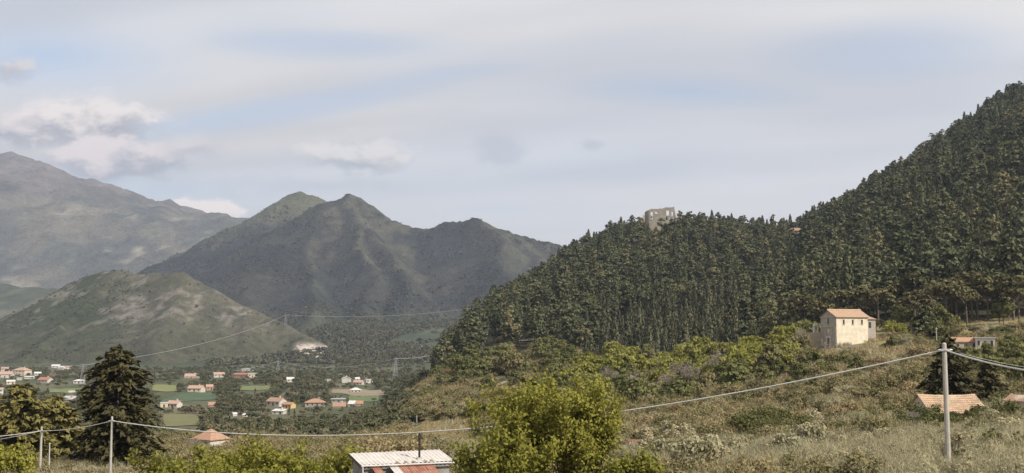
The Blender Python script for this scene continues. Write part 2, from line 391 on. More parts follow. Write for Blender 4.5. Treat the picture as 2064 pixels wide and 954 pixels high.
def twin_col(x, y, z, gx, gy):
    sunlit_face = sm(-gx * 0.8 + gy * 0.1 + (fbm(x/130, y/130, 4) - 0.5) * 0.9, 0.02, 0.42)
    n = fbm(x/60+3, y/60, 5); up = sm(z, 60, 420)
    grass = np.clip(sunlit_face * (0.12 + 0.88*up) * sm(n, 0.32, 0.62), 0, .55)  # grass tone doubles as sunlight painted onto the right-facing slopes
    C = lerp((0.030, 0.034, 0.031), (0.046, 0.047, 0.038), sm(fbm(x/200, y/200+8, 4), 0.35, 0.65))  # dark woodland tone, with cloud shadow painted into the same colour
    C = C*(1-grass[:,None]) + grass[:,None]*lerp((0.082, 0.084, 0.056), (0.115, 0.112, 0.076), n)  # grass mask blends in both the grass tone and the painted sunlight
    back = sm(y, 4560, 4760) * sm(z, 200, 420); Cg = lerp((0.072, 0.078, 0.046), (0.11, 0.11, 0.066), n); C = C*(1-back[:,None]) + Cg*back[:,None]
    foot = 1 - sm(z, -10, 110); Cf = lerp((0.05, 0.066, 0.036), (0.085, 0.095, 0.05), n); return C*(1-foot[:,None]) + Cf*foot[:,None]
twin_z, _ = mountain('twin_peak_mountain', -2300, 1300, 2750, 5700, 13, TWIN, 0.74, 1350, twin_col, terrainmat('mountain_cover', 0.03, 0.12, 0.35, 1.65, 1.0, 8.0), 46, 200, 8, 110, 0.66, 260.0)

HILL = [[(-120, 740, 2650), (0, 692, 2640), (70, 642, 2620), (135, 590, 2600), (190, 552, 2580), (240, 544, 2550), (300, 556, 2500), (345, 552, 2460), (375, 549, 2450), (430, 578, 2430), (500, 618, 2400), (560, 648, 2350), (615, 672, 2300), (660, 698, 2270), (705, 728, 2250)],
        [(375, 549, 2450), (350, 620, 2280), (320, 690, 2080), (300, 722, 1980)], [(240, 544, 2550), (150, 640, 2330), (60, 710, 2100)], [(500, 618, 2400), (490, 690, 2180)]]
def hill_col(x, y, z, gx, gy):
    px = 1032 + F*x/y; n = fbm(x/35, y/35, 5); n2 = fbm(x/90+4, y/90, 4)
    C = lerp((0.066, 0.066, 0.045), (0.098, 0.092, 0.064), sm(n, 0.3, 0.7))
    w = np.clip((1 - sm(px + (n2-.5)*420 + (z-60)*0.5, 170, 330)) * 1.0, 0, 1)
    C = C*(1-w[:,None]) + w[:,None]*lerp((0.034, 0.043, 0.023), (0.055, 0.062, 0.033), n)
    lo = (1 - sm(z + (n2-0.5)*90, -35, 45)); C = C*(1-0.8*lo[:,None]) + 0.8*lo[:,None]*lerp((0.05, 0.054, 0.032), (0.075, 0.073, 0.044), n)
    rock = sm(ridged(x/70+2, y/110, 5)*0.6 + fbm(x/12, y/12, 3)*0.4, 0.65, 0.70) * sm(z, -10, 40); C = C*(1-0.6*rock[:,None]) + 0.6*rock[:,None]*np.array((0.20, 0.18, 0.155))
    qy = sm(px, 590, 606) * (1-sm(px, 664, 674)) * sm(-z, 8, 20) * (1-sm(-z, 46, 52)) * sm(n, 0.25, 0.42); return C*(1-qy[:,None]) + qy[:,None]*np.array((0.42, 0.36, 0.325))
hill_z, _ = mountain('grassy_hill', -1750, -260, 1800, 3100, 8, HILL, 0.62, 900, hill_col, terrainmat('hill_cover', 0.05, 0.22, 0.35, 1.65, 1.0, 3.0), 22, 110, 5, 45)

LOW = [[(-500, 540, 4300), (-150, 565, 4200), (0, 577, 4100), (90, 580, 4050), (170, 588, 4000), (300, 625, 4000)]]
def low_col(x, y, z, gx, gy): return lerp((0.06, 0.068, 0.045), (0.11, 0.108, 0.07), sm(fbm(x/80, y/80, 5), 0.35, 0.65))
mountain('low_hill', -4600, -1100, 3400, 5000, 30, LOW, 0.4, 900, low_col, terrainmat('low_hill_cover', 0.015, 0.08, 0.6, 1.4, 0.8, 4.0), 25, 220, 10, 60, 0.62, 300.0)

FAR = [[(-700, 330, 9600), (-350, 318, 9400), (-60, 303, 9200), (20, 303, 9100), (50, 309, 9050), (90, 331, 9000), (140, 364, 9000), (180, 386, 9000), (215, 400, 9000), (250, 413, 9000), (300, 440, 8900), (380, 480, 8700)],
       [(230, 430, 10600), (265, 419, 10500), (295, 415, 10500), (340, 421, 10500), (400, 434, 10500), (450, 440, 10500), (500, 455, 10500), (600, 520, 10500), (760, 600, 10500)],
       [(50, 309, 9050), (60, 380, 8300), (20, 460, 7400), (0, 540, 6500), (0, 575, 6100)], [(90, 331, 9000), (120, 420, 8200), (110, 500, 7300), (130, 560, 6500)], [(-60, 303, 9200), (-60, 400, 8300), (-80, 480, 7400), (-70, 560, 6400)], [(215, 400, 9000), (270, 470, 8200), (300, 540, 7300)], [(140, 364, 9000), (200, 450, 8000), (230, 540, 6900)], [(-200, 310, 9300), (-180, 420, 8000), (-150, 520, 6800)], [(300, 440, 8900), (350, 500, 8000), (400, 560, 7000)]]
def far_col(x, y, z, gx, gy):
    n = fbm(x/260, y/260, 5); n2 = fbm(x/90+9, y/90, 5)
    C = lerp((0.075, 0.078, 0.062), (0.13, 0.12, 0.088), sm(n, 0.35, 0.65))
    top = sm(z + (n-.5)*500, 900, 1250); C = C*(1-top[:,None]) + top[:,None]*lerp((0.10, 0.088, 0.078), (0.17, 0.15, 0.125), n2)
    pale = sm(n2*0.6 + fbm(x/500, y/160+3, 4)*0.4, 0.60, 0.68) * (1-sm(z, 800, 1000)) * 0.6; return C*(1-pale[:,None]) + pale[:,None]*np.array((0.30, 0.27, 0.21))
mountain('far_mountain', -9500, 1500, 5600, 12400, 32, FAR, 0.40, 3300, far_col, terrainmat('far_cover', 0.006, 0.03, 0.45, 1.55, 1.0, 25.0), 190, 620, 25, 300, 0.80, 2300.0)

# ------------------------------------------------------------------ fields, roads and tracks, draped on the ground
def drape(name, P, Q, nu, nv, lift, m, kind='structure'):
    """strip between polylines P and Q (world xy), draped"""
    def res(L, n):
        L = np.array(L, float); s = np.r_[0, np.cumsum(np.hypot(*np.diff(L, axis=0).T))]; t = np.linspace(0, s[-1], n)
        return np.c_[np.interp(t, s, L[:,0]), np.interp(t, s, L[:,1])]
    A, B = res(P, nu), res(Q, nu); w = np.linspace(0, 1, nv)[:, None, None]; G = A[None]*(1-w) + B[None]*w
    x, y = G[...,0], G[...,1]; z = gz(x.ravel(), y.ravel()).reshape(x.shape) + lift
    idx = np.arange(nu*nv).reshape(nv, nu); Qd = np.stack([idx[:-1,:-1], idx[:-1,1:], idx[1:,1:], idx[1:,:-1]], -1).reshape(-1, 4)
    return tag(link(name, mesh_np(name, np.c_[x.ravel(), y.ravel(), z.ravel()], Qd, m, True)), kind=kind)
def H2(p): return hit(*p)[:2]
FIELDS = [  # corners in the photograph: near-left, near-right, far-right, far-left; crop colours
    ((318, 814), (442, 807), (448, 791), (372, 793), (0.052, 0.085, 0.044), (0.072, 0.098, 0.052)),
    ((306, 790), (366, 790), (370, 778), (308, 777), (0.14, 0.155, 0.055), (0.18, 0.18, 0.075)),
    ((478, 788), (560, 787), (560, 777), (480, 777), (0.115, 0.135, 0.055), (0.15, 0.16, 0.07)),
    ((668, 793), (786, 796), (784, 785), (670, 784), (0.20, 0.165, 0.115), (0.25, 0.205, 0.14)),
    ((702, 809), (762, 809), (764, 798), (704, 797), (0.095, 0.13, 0.055), (0.13, 0.155, 0.07)),
    ((100, 792), (172, 792), (170, 784), (100, 783), (0.12, 0.145, 0.055), (0.16, 0.17, 0.07)),
    ((832, 866), (960, 866), (950, 851), (850, 850), (0.125, 0.135, 0.05), (0.17, 0.165, 0.065)),
    ((325, 862), (420, 856), (400, 838), (330, 836), (0.11, 0.115, 0.05), (0.15, 0.14, 0.065))]
for (a, b, c, d, c1, c2) in FIELDS:
    drape('field', [H2(a), H2(b)], [H2(d), H2(c)], 26, 14, 0.35, mat('crop_%d_%d' % (a[0], a[1]), c1, c2, 0.06, 0.95, 0.5, 0.8))
dirt = mat('pale_dirt', (0.30, 0.25, 0.18), (0.22, 0.19, 0.13), 0.4, 0.95, 0.3)
asph = mat('old_asphalt', (0.115, 0.108, 0.098), (0.16, 0.15, 0.135), 0.5, 0.9, 0.2)
def track(name, pts, w, m, lift=0.3, n=60):
    P = np.array(pts, float); d = np.gradient(P, axis=0); d /= np.hypot(d[:,0], d[:,1])[:,None]; nrm = np.c_[-d[:,1], d[:,0]]
    return drape(name, P - nrm*w/2, P + nrm*w/2, n, 4, lift, m)
track('road', [H2(p) for p in ((1685, 699), (1712, 700), (1740, 702), (1775, 707), (1810, 712), (1850, 716))], 4.2, asph, 0.25)
track('road', [on(p, d)[:2] for p, d in ((845, 500), (900, 486), (960, 480), (1030, 478), (1110, 470), (1180, 462))], 6.0, asph, 0.4)
track('dirt_track', [on(p, d)[:2] for p, d in ((850, 372), (890, 390), (930, 402), (970, 418), (1005, 436), (1030, 456))], 4.0, dirt, 0.35)
track('dirt_track', [H2(p) for p in ((1686, 703), (1712, 714), (1740, 726))], 1.6, dirt, 0.2)
track('dirt_track', [on(p, d)[:2] for p, d in ((1040, 612), (1075, 604), (1100, 606))], 5.0, dirt, 0.5)

# ------------------------------------------------------------------ foliage meshes
def nrm(a): return a / np.maximum(np.linalg.norm(a, axis=-1, keepdims=True), 1e-9)
def quads(Cn, N, w, l, rng, up=None):
    n = len(Cn); r = rng.normal(size=(n, 3)) if up is None else np.asarray(up) + rng.normal(size=(n, 3)) * 0.35
    T = nrm(np.cross(np.cross(N, r), N)); Bn = nrm(np.cross(N, T)); w = np.broadcast_to(w, (n,))[:,None]; l = np.broadcast_to(l, (n,))[:,None]
    bend = N * l * 0.16
    V = np.stack([Cn - T*l/2 - bend, Cn + Bn*w/2, Cn + T*l/2 - bend, Cn - Bn*w/2], 1).reshape(-1, 3)
    return V, np.arange(4*n).reshape(n, 4)
def pads_cloud(pads, per, w, rng, out=0.75, upb=0.35, fill=0.55, aspect=1.3):
    Cs, Ns = [], []
    for (c, rx, rz) in pads:
        n = max(4, int(per * rng.uniform(.8, 1.2))); d = nrm(rng.normal(size=(n, 3))); d[:,2] = np.where(d[:,2] < -0.3, -d[:,2], d[:,2])
        r = rng.uniform(fill, 1.05, (n, 1)); Cs.append(np.array(c) + d * r * np.array([rx, rx, rz]))
        Ns.append(nrm(d * out + rng.normal(size=(n, 3)) * 0.45 + np.array([0, 0, upb])))
    Cn, N = np.concatenate(Cs), np.concatenate(Ns); s = rng.uniform(0.7, 1.3, len(Cn)) * w
    return quads(Cn, N, s, s * aspect, rng)
def wood(segs, k=5):
    b = MB()
    for p0, p1, r0, r1 in segs: b.tube([p0, p1], [r0, r1], k, cap=False)
    return np.array(b.v), np.array(b.f)
bark = mat('bark', (0.09, 0.07, 0.052), (0.15, 0.125, 0.10), 3.0, 0.95, 0.6)
greybark = mat('grey_bark', (0.24, 0.21, 0.18), (0.34, 0.31, 0.27), 3.0, 0.95, 0.5)
L_pine = leafmat('pine_needles', (0.046, 0.058, 0.030), (0.175, 0.178, 0.088), 0.18, (0.185, 0.160, 0.080))
L_cool = leafmat('cool_pine_needles', (0.042, 0.052, 0.027), (0.140, 0.145, 0.072), 0.18)
L_umb = leafmat('umbrella_needles', (0.070, 0.068, 0.030), (0.165, 0.145, 0.068), 0.15)
L_cyp = leafmat('cypress_leaf', (0.028, 0.036, 0.022), (0.07, 0.075, 0.042), 0.1)
L_slim = leafmat('slim_conifer_leaf', (0.042, 0.050, 0.026), (0.15, 0.145, 0.085), 0.1)
L_spring = leafmat('spring_leaf', (0.15, 0.155, 0.03), (0.34, 0.325, 0.08), 0.35, (0.2, 0.195, 0.065))
L_mid = leafmat('mid_leaf', (0.095, 0.105, 0.036), (0.225, 0.22, 0.085), 0.33, (0.23, 0.19, 0.10))
L_fir = leafmat('fir_needles', (0.028, 0.029, 0.012), (0.090, 0.078, 0.032), 0.1)
L_gold = leafmat('gold_pine_needles', (0.085, 0.080, 0.025), (0.225, 0.195, 0.068), 0.2)
L_near = leafmat('near_leaf', (0.13, 0.135, 0.020), (0.33, 0.31, 0.062), 0.34)
L_sage = leafmat('sage_leaf', (0.25, 0.23, 0.135), (0.52, 0.48, 0.32), 0.35, (0.40, 0.34, 0.21))
L_olive = leafmat('olive_leaf', (0.155, 0.140, 0.065), (0.33, 0.285, 0.15), 0.28, (0.36, 0.27, 0.15))
L_dark = leafmat('dark_shrub_leaf', (0.055, 0.062, 0.020), (0.15, 0.15, 0.052), 0.2)
L_dry = leafmat('dry_stem', (0.23, 0.18, 0.09), (0.46, 0.38, 0.22), 0.2, (0.30, 0.22, 0.12))
L_twig = leafmat('bare_twig', (0.19, 0.15, 0.125), (0.34, 0.29, 0.245), 0.1)
L_val = leafmat('valley_leaf', (0.060, 0.070, 0.036), (0.165, 0.160, 0.080), 0.22, (0.185, 0.155, 0.10))

def pine(seed, h=13.0, R=4.0):
    rng = np.random.default_rng(seed); pads = []; segs = [((0, 0, -1.5), (0.1, 0, h*0.5), 0.26, 0.18), ((0.1, 0, h*0.5), (0.2, 0.1, h*0.9), 0.18, 0.05)]
    for i in range(int(rng.integers(17, 22))):
        t = rng.uniform(0.2, 0.9); a = rng.uniform(0, 6.283); rr = R * (1 - max(0, t - 0.45) / 0.62)**0.5 * rng.uniform(0.25, 0.78)
        c = (rr*math.cos(a), rr*math.sin(a), t*h); pads.append((c, rng.uniform(1.2, 2.1) * (1.1 - 0.3*t), rng.uniform(.55, 1.0)))
        if rng.random() < 0.6: segs.append(((0.05, 0, t*h - 0.9), c, 0.09, 0.03))
    pads.append(((0.2, 0.1, h*0.93), 1.2, 0.9)); V, Q = pads_cloud(pads, 19, 0.85, rng, 0.95, 0.45); return (V, Q), wood(segs)
def umbrella(seed, h=13.0, R=5.0):
    rng = np.random.default_rng(seed); pads = []; segs = [((0, 0, -1.5), (0.2, 0.1, h*0.6), 0.32, 0.24)]
    for i in range(34):
        a = rng.uniform(0, 6.283); q = math.sqrt(rng.uniform(0, 1)); rr = R*0.86*q; zz = h*0.62 + h*0.30*math.sqrt(max(0, 1 - q*q)) * rng.uniform(0.75, 1.0)
        c = (rr*math.cos(a), rr*math.sin(a), zz); pads.append((c, rng.uniform(1.0, 1.5), rng.uniform(0.6, 0.9)))
        if i % 4 == 0: segs.append(((0.2, 0.1, h*0.55), c, 0.14, 0.05))
    V, Q = pads_cloud(pads, 15, 0.75, rng, 0.9, 0.5); return (V, Q), wood(segs)
def spire(seed, h=12.0, R=1.1, n=230, w=0.55, base=0.08):
    rng = np.random.default_rng(seed); t = rng.uniform(base, 1, n)**0.9; a = rng.uniform(0, 6.283, n)
    rr = R * np.clip(np.minimum((t-base+0.06)*6, 1), 0, 1) * (1-t)**0.55 * rng.uniform(0.55, 1.1, n) + 0.06
    Cn = np.c_[rr*np.cos(a), rr*np.sin(a), t*h]; N = nrm(np.c_[np.cos(a), np.sin(a), np.full(n, 0.35)] + rng.normal(size=(n, 3))*0.35)
    V, Q = quads(Cn, N, w*rng.uniform(.6, 1.1, n), w*1.9*rng.uniform(.7, 1.2, n), rng, up=(0, 0, 1)); return (V, Q), wood([((0, 0, -1.0), (0, 0, h*0.9), 0.16, 0.03)])
def broad(seed, h=8.0, R=4.0, npad=26, per=18, w=0.7, low=0.25, trunk=0.2):
    rng = np.random.default_rng(seed); pads = []; segs = [((0, 0, -1.0), (0.1, 0.1, h*0.42), trunk, trunk*0.7)]
    for i in range(npad):
        d = nrm(rng.normal(size=3)); d[2] = abs(d[2])*1.1 - 0.25; rr = rng.uniform(0.45, 0.86)
        c = (d[0]*R*rr, d[1]*R*rr, h*(0.55 + 0.42*d[2]*rr) if d[2] > 0 else h*(0.55 + 0.6*(0.55-low)*d[2]*4*rr)); pads.append((c, R*rng.uniform(.22, .38), R*rng.uniform(.18, .30)))
        if i % 3 == 0: segs.append(((0.1, 0.1, h*0.38), c, trunk*0.5, 0.03))
    V, Q = pads_cloud(pads, per, w, rng, 0.8, 0.3); return (V, Q), wood(segs)
def whorl_fir(seed, h=16.0, R=5.5, levels=34, w=0.34, spray=11, dro=0.18, top=0.75, pw=1.25):
    rng = np.random.default_rng(seed); Cs, Ns, Us = [], [], []; segs = [((0, 0, -1.5), (0, 0, h*0.97), 0.34, 0.04)]
    for i in range(levels):
        t = (i + 0.5) / levels; L = R * (1 - t**pw)**top * rng.uniform(0.85, 1.08) + 0.30; nb = int(8 + 5*(1-t))
        for j in range(nb):
            a = rng.uniform(0, 6.283); l = L * rng.uniform(0.6, 1.08); z0 = h*(0.05 + 0.93*t) + rng.uniform(-.2, .2); m = max(3, int(spray*l/R*2.0))
            s = rng.uniform(0.25, 1.0, m); lat = rng.normal(size=m) * 0.30 * (0.4 + s*0.6) * min(1.0, l/2)
            z = z0 + l*(0.22*s - (dro+0.22)*s*s) + rng.normal(size=m)*0.08; ca, sa = math.cos(a), math.sin(a)
            Cs.append(np.c_[ca*l*s - sa*lat, sa*l*s + ca*lat, z]); Ns.append(nrm(np.c_[np.full(m, ca*.35), np.full(m, sa*.35), np.ones(m)] + rng.normal(size=(m, 3))*0.42)); Us.append(np.tile([ca, sa, 0.1], (m, 1)))
            if l > 1.2 and j % 2 == 0: segs.append(((0, 0, z0), (ca*l*.9, sa*l*.9, z0 + l*(0.2 - (dro+.22)*.81)), 0.05, 0.015))
    Cn, N, U = map(np.concatenate, (Cs, Ns, Us)); n = len(Cn); s = rng.uniform(.7, 1.35, n)
    V, Q = quads(Cn, N, w*s, w*2.1*s, rng, up=U); return (V, Q), wood(segs, 4)
def branching(rng, p, d, l, r, depth, segs, tips, spread=0.55, up=0.15, nk=(2, 4), shrink=0.72):
    p = np.array(p, float); q = p + d*l; mid = (p + q)/2 + rng.normal(size=3)*l*0.06
    segs.append((tuple(p), tuple(mid), r, r*0.85)); segs.append((tuple(mid), tuple(q), r*0.85, r*0.68)); tips.append((q, d, depth))
    if depth == 0: return
    for k in range(int(rng.integers(nk[0], nk[1]+1))):
        nd = nrm(d + rng.normal(size=3)*spread + np.array([0, 0, up])); st = q if k == 0 else p + d*l*rng.uniform(0.45, 1.0)
        branching(rng, st, nd, l*shrink*rng.uniform(.75, 1.15), r*0.62, depth-1, segs, tips, spread, up, nk, shrink)
def bare(seed, h=8.0, depth=5, haze=500, r=0.16):
    rng = np.random.default_rng(seed); segs, tips = [], []
    branching(rng, (0, 0, -0.8), np.array([0, 0, 1.0]), h*0.30, r, depth, segs, tips, 0.5, 0.12, (2, 3), 0.76)
    T = np.array([t[0] for t in tips if t[2] <= 1]); k = rng.integers(0, len(T), haze); n = haze
    V, Q = quads(T[k] + rng.normal(size=(n, 3))*0.28, nrm(rng.normal(size=(n, 3))), 0.035*h/8*1.6, rng.uniform(.35, .7, n)*h/8, rng, up=(0, 0, 0.8)); return (V, Q), wood(segs, 4)
def leafy(seed, h, stems, leaves, lw, spread=0.33, depth=3, r=0.09, base=0.4, lean=0.75):
    """many upright stems carrying small leaves"""
    rng = np.random.default_rng(seed); segs, tips = [], []
    for i in range(stems):
        a = rng.uniform(0, 6.283); o = base*math.sqrt(rng.random()); d = nrm(np.array([math.cos(a)*rng.uniform(0.05, lean), math.sin(a)*rng.uniform(0.05, lean), 1.0]))
        branching(rng, (math.cos(a)*o, math.sin(a)*o, -0.6), d, h*0.38*rng.uniform(.75, 1.1), r, depth, segs, tips, spread, 0.28, (2, 3), 0.68)
    zt = max(max(s_[0][2], s_[1][2]) for s_ in segs); f_ = h*.97/zt; segs = [(tuple(np.array(a_)*f_), tuple(np.array(b_)*f_), c_, d_) for a_, b_, c_, d_ in segs]
    S = [s for s in segs if s[2] < r*0.7]; A = np.array([s[0] for s in S]); Bq = np.array([s[1] for s in S]); k = rng.integers(0, len(S), leaves); t = rng.random((leaves, 1))
    Cn = A[k]*(1-t) + Bq[k]*t + rng.normal(size=(leaves, 3))*lw*1.5; ctr = np.array([0, 0, h*0.45]); N = nrm(nrm(Cn-ctr)*0.5 + rng.normal(size=(leaves, 3))*0.6 + np.array([0, 0, .25])); s = rng.uniform(.65, 1.35, leaves)*lw
    V, Q = quads(Cn, N, s, s*1.55, rng, up=(0, 0, -0.4)); return (V, Q), wood(segs, 4)
def shrub(seed, h=1.8, R=1.5, n=650, lw=0.15, spiky=0.0):
    rng = np.random.default_rng(seed); pads = []
    for i in range(15):
        a = rng.uniform(0, 6.283); q = math.sqrt(rng.random())*R*0.75; pads.append(((q*math.cos(a), q*math.sin(a), h*rng.uniform(.25, .82)*(1-0.35*(q/R)**2)), R*rng.uniform(.25, .42), h*rng.uniform(.16, .28)))
    V, Q = pads_cloud(pads, n/15, lw, rng, 0.7, 0.35, 0.35, 1.8); segs = []
    for (c, rx, rz) in pads: segs.append(((c[0]*.15, c[1]*.15, -0.5), (c[0]*1.05, c[1]*1.05, c[2]+rz*0.9), 0.03, 0.012))
    if spiky:
        m = int(n*spiky); a = rng.uniform(0, 6.283, m); q = np.sqrt(rng.random(m))*R; Cn = np.c_[q*np.cos(a), q*np.sin(a), h*rng.uniform(.35, 1.1, m)]
        v2, q2 = quads(Cn, nrm(np.c_[np.cos(a), np.sin(a), np.full(m, .4)] + rng.normal(size=(m, 3))*.5), lw*.22, h*rng.uniform(.18, .36, m), rng, up=(0, 0, 1)); Q = np.r_[Q, q2+len(V)]; V = np.r_[V, v2]
    return (V, Q), wood(segs, 4)
def tuft(seed, h=1.0, R=0.55, n=46, w=0.06):
    rng = np.random.default_rng(seed); a = rng.uniform(0, 6.283, n); q = np.sqrt(rng.random(n))*R; l = h*rng.uniform(.5, 1.1, n)
    Cn = np.c_[q*np.cos(a)*1.4, q*np.sin(a)*1.4, l*0.45]; return quads(Cn, nrm(np.c_[np.cos(a), np.sin(a), np.full(n, .3)] + rng.normal(size=(n, 3))*.4), w*rng.uniform(.7, 1.5, n), l*1.1, rng, up=(0, 0, 1.2))

class Kind:
    """a plant kind: mesh variants (crown, trunk)"""
    def __init__(s, nm, gens, lm, tm, part='crown', trunk='trunk'):
        s.part, s.trunk = part, trunk; s.v = []
        for g in gens:
            (V, Q), (tv, tf) = g; s.v.append((mesh_np(nm + '_crown', V, Q, lm), mesh_np(nm + '_trunk', tv, tf, tm)))
    def put(s, name, label, cat, group, loc, k=0, rz=0.0, scale=(1, 1, 1)):
        o = empty(name, loc, rz, label, cat, group, scale); c, t = s.v[k % len(s.v)]
        link(s.part, c, o); link(s.trunk, t, o); return o
def scatter(name, kinds, pts, scl, rot, pick, label, cat):
    """one mass of uncountable plants: instances on points"""
    me = bpy.data.meshes.new(name); me.vertices.add(len(pts)); me.vertices.foreach_set('co', np.asarray(pts, np.float32).ravel())
    for nm, ty, arr in (('scl', 'FLOAT', scl), ('rot', 'FLOAT', rot), ('pick', 'INT', pick)):
        a = me.attributes.new(nm, ty, 'POINT'); a.data.foreach_set('value', np.asarray(arr, np.float32 if ty == 'FLOAT' else np.int32))
    src = bpy.data.collections.new(name + '_kinds')
    for i, m in enumerate(kinds): src.objects.link(bpy.data.objects.new('%s_%02d' % (name, i), m))
    t = bpy.data.node_groups.new(name, 'GeometryNodeTree'); t.interface.new_socket('Geometry', in_out='INPUT', socket_type='NodeSocketGeometry'); t.interface.new_socket('Geometry', in_out='OUTPUT', socket_type='NodeSocketGeometry')
    N = t.nodes.new; gi, go = N('NodeGroupInput'), N('NodeGroupOutput'); ip = N('GeometryNodeInstanceOnPoints'); ci = N('GeometryNodeCollectionInfo')
    ci.inputs['Collection'].default_value = src; ci.inputs['Separate Children'].default_value = True; ci.inputs['Reset Children'].default_value = True
    def attr(nm, ty): a = N('GeometryNodeInputNamedAttribute'); a.data_type = ty; a.inputs[0].default_value = nm; return a.outputs[0]
    cx = N('ShaderNodeCombineXYZ'); L = t.links.new; L(attr('rot', 'FLOAT'), cx.inputs[2]); L(gi.outputs[0], ip.inputs['Points']); L(ci.outputs[0], ip.inputs['Instance'])
    ip.inputs['Pick Instance'].default_value = True; L(attr('pick', 'INT'), ip.inputs['Instance Index']); L(cx.outputs[0], ip.inputs['Rotation']); L(attr('scl', 'FLOAT'), ip.inputs['Scale']); L(ip.outputs[0], go.inputs[0])
    o = link(name, me); md = o.modifiers.new('scatter', 'NODES'); md.node_group = t; return tag(o, label, cat, None, 'stuff')
def fused(kind):
    """crown and trunk of each variant as one mesh with two materials, for masses"""
    out = []
    for c, t in kind.v:
        Vc = np.empty(len(c.vertices)*3, np.float32); c.vertices.foreach_get('co', Vc); Vt = np.empty(len(t.vertices)*3, np.float32); t.vertices.foreach_get('co', Vt)
        fc = np.arange(len(Vc)//3).reshape(-1, 4); ft = np.array([list(p.vertices) for p in t.polygons]) + len(Vc)//3
        me = mesh_np('mass', np.r_[Vc, Vt].reshape(-1, 3), np.r_[fc, ft], [c.materials[0], t.materials[0]])
        mi = np.zeros(len(fc)+len(ft), np.int32); mi[len(fc):] = 1; me.polygons.foreach_set('material_index', mi); out.append(me)
    return out

# ------------------------------------------------------------------ air
def build_haze():
    m = bpy.data.materials.new('pale_air'); m.use_nodes = True; t = NT(m.node_tree); o = t.n('ShaderNodeOutputMaterial'); v = t.n('ShaderNodeVolumePrincipled')
    v.inputs['Color'].default_value = (0.64, 0.74, 1.0, 1); v.inputs['Density'].default_value = HAZE; v.inputs['Anisotropy'].default_value = 0.2; t.set(o.inputs['Volume'], v.outputs[0])
    tag(MB().box(-30500, 30500, -250, 13300, -130, 1800).build('haze', m), kind='stuff')
HAZE = 6.2e-5
build_haze()

# ------------------------------------------------------------------ houses
W_white = mat('white_render', (0.58, 0.55, 0.50), (0.44, 0.42, 0.38), 0.5, 0.9)
W_cream = mat('cream_render', (0.62, 0.54, 0.42), (0.50, 0.44, 0.34), 0.5, 0.9)
W_grey = mat('grey_render', (0.34, 0.31, 0.28), (0.26, 0.24, 0.22), 0.6, 0.9)
W_pink = mat('pink_render', (0.45, 0.27, 0.22), (0.38, 0.23, 0.19), 0.5, 0.9)
W_yellow = mat('yellow_render', (0.60, 0.44, 0.20), (0.52, 0.37, 0.17), 0.5, 0.9)
W_red = mat('red_render', (0.34, 0.17, 0.135), (0.28, 0.15, 0.12), 0.5, 0.9)
T_orange = mat('orange_tile', (0.38, 0.225, 0.15), (0.28, 0.17, 0.115), 1.5, 0.9, 0.4)
T_pink = mat('faded_tile', (0.44, 0.29, 0.23), (0.34, 0.22, 0.17), 1.2, 0.9, 0.4)
T_brown = mat('brown_tile', (0.27, 0.17, 0.12), (0.34, 0.22, 0.16), 1.2, 0.9, 0.4)
T_grey = mat('grey_sheet', (0.42, 0.42, 0.42), (0.34, 0.34, 0.35), 0.8, 0.7)
T_white = mat('white_sheet', (0.58, 0.57, 0.55), (0.46, 0.45, 0.44), 0.8, 0.7)
T_red = mat('red_tile', (0.35, 0.17, 0.125), (0.28, 0.14, 0.10), 1.2, 0.9, 0.3)
glass = mat('dark_glass', (0.03, 0.032, 0.036), (0.05, 0.05, 0.055), 2.0, 0.25, 0, None, 0, 0.5)
stone = mat('pale_stone', (0.46, 0.40, 0.31), (0.36, 0.31, 0.24), 0.9, 0.95, 0.6, 3.0)
dkdoor = mat('dark_wood_door', (0.07, 0.055, 0.045), (0.10, 0.08, 0.06), 3.0, 0.8)
SHOW = []   # photo rectangles that stay clear of taller plants
def window(parent, x, y, z, w, h, face=-1, frame=None):
    d = 0.05; b = MB().box(x-w/2, x+w/2, y - d, y + 0.12, z, z+h).build('window', glass, parent)
    f = MB(); t = max(0.08, w*0.1)
    f.box(x-w/2-t, x-w/2, y-d-.05, y+.05, z-t, z+h+t); f.box(x+w/2, x+w/2+t, y-d-.05, y+.05, z-t, z+h+t); f.box(x-w/2, x+w/2, y-d-.05, y+.05, z+h, z+h+t); f.box(x-w/2-t*.2, x+w/2+t*.2, y-d-.11, y+.05, z-t, z)
    f.build('frame', frame or W_white, b); return b
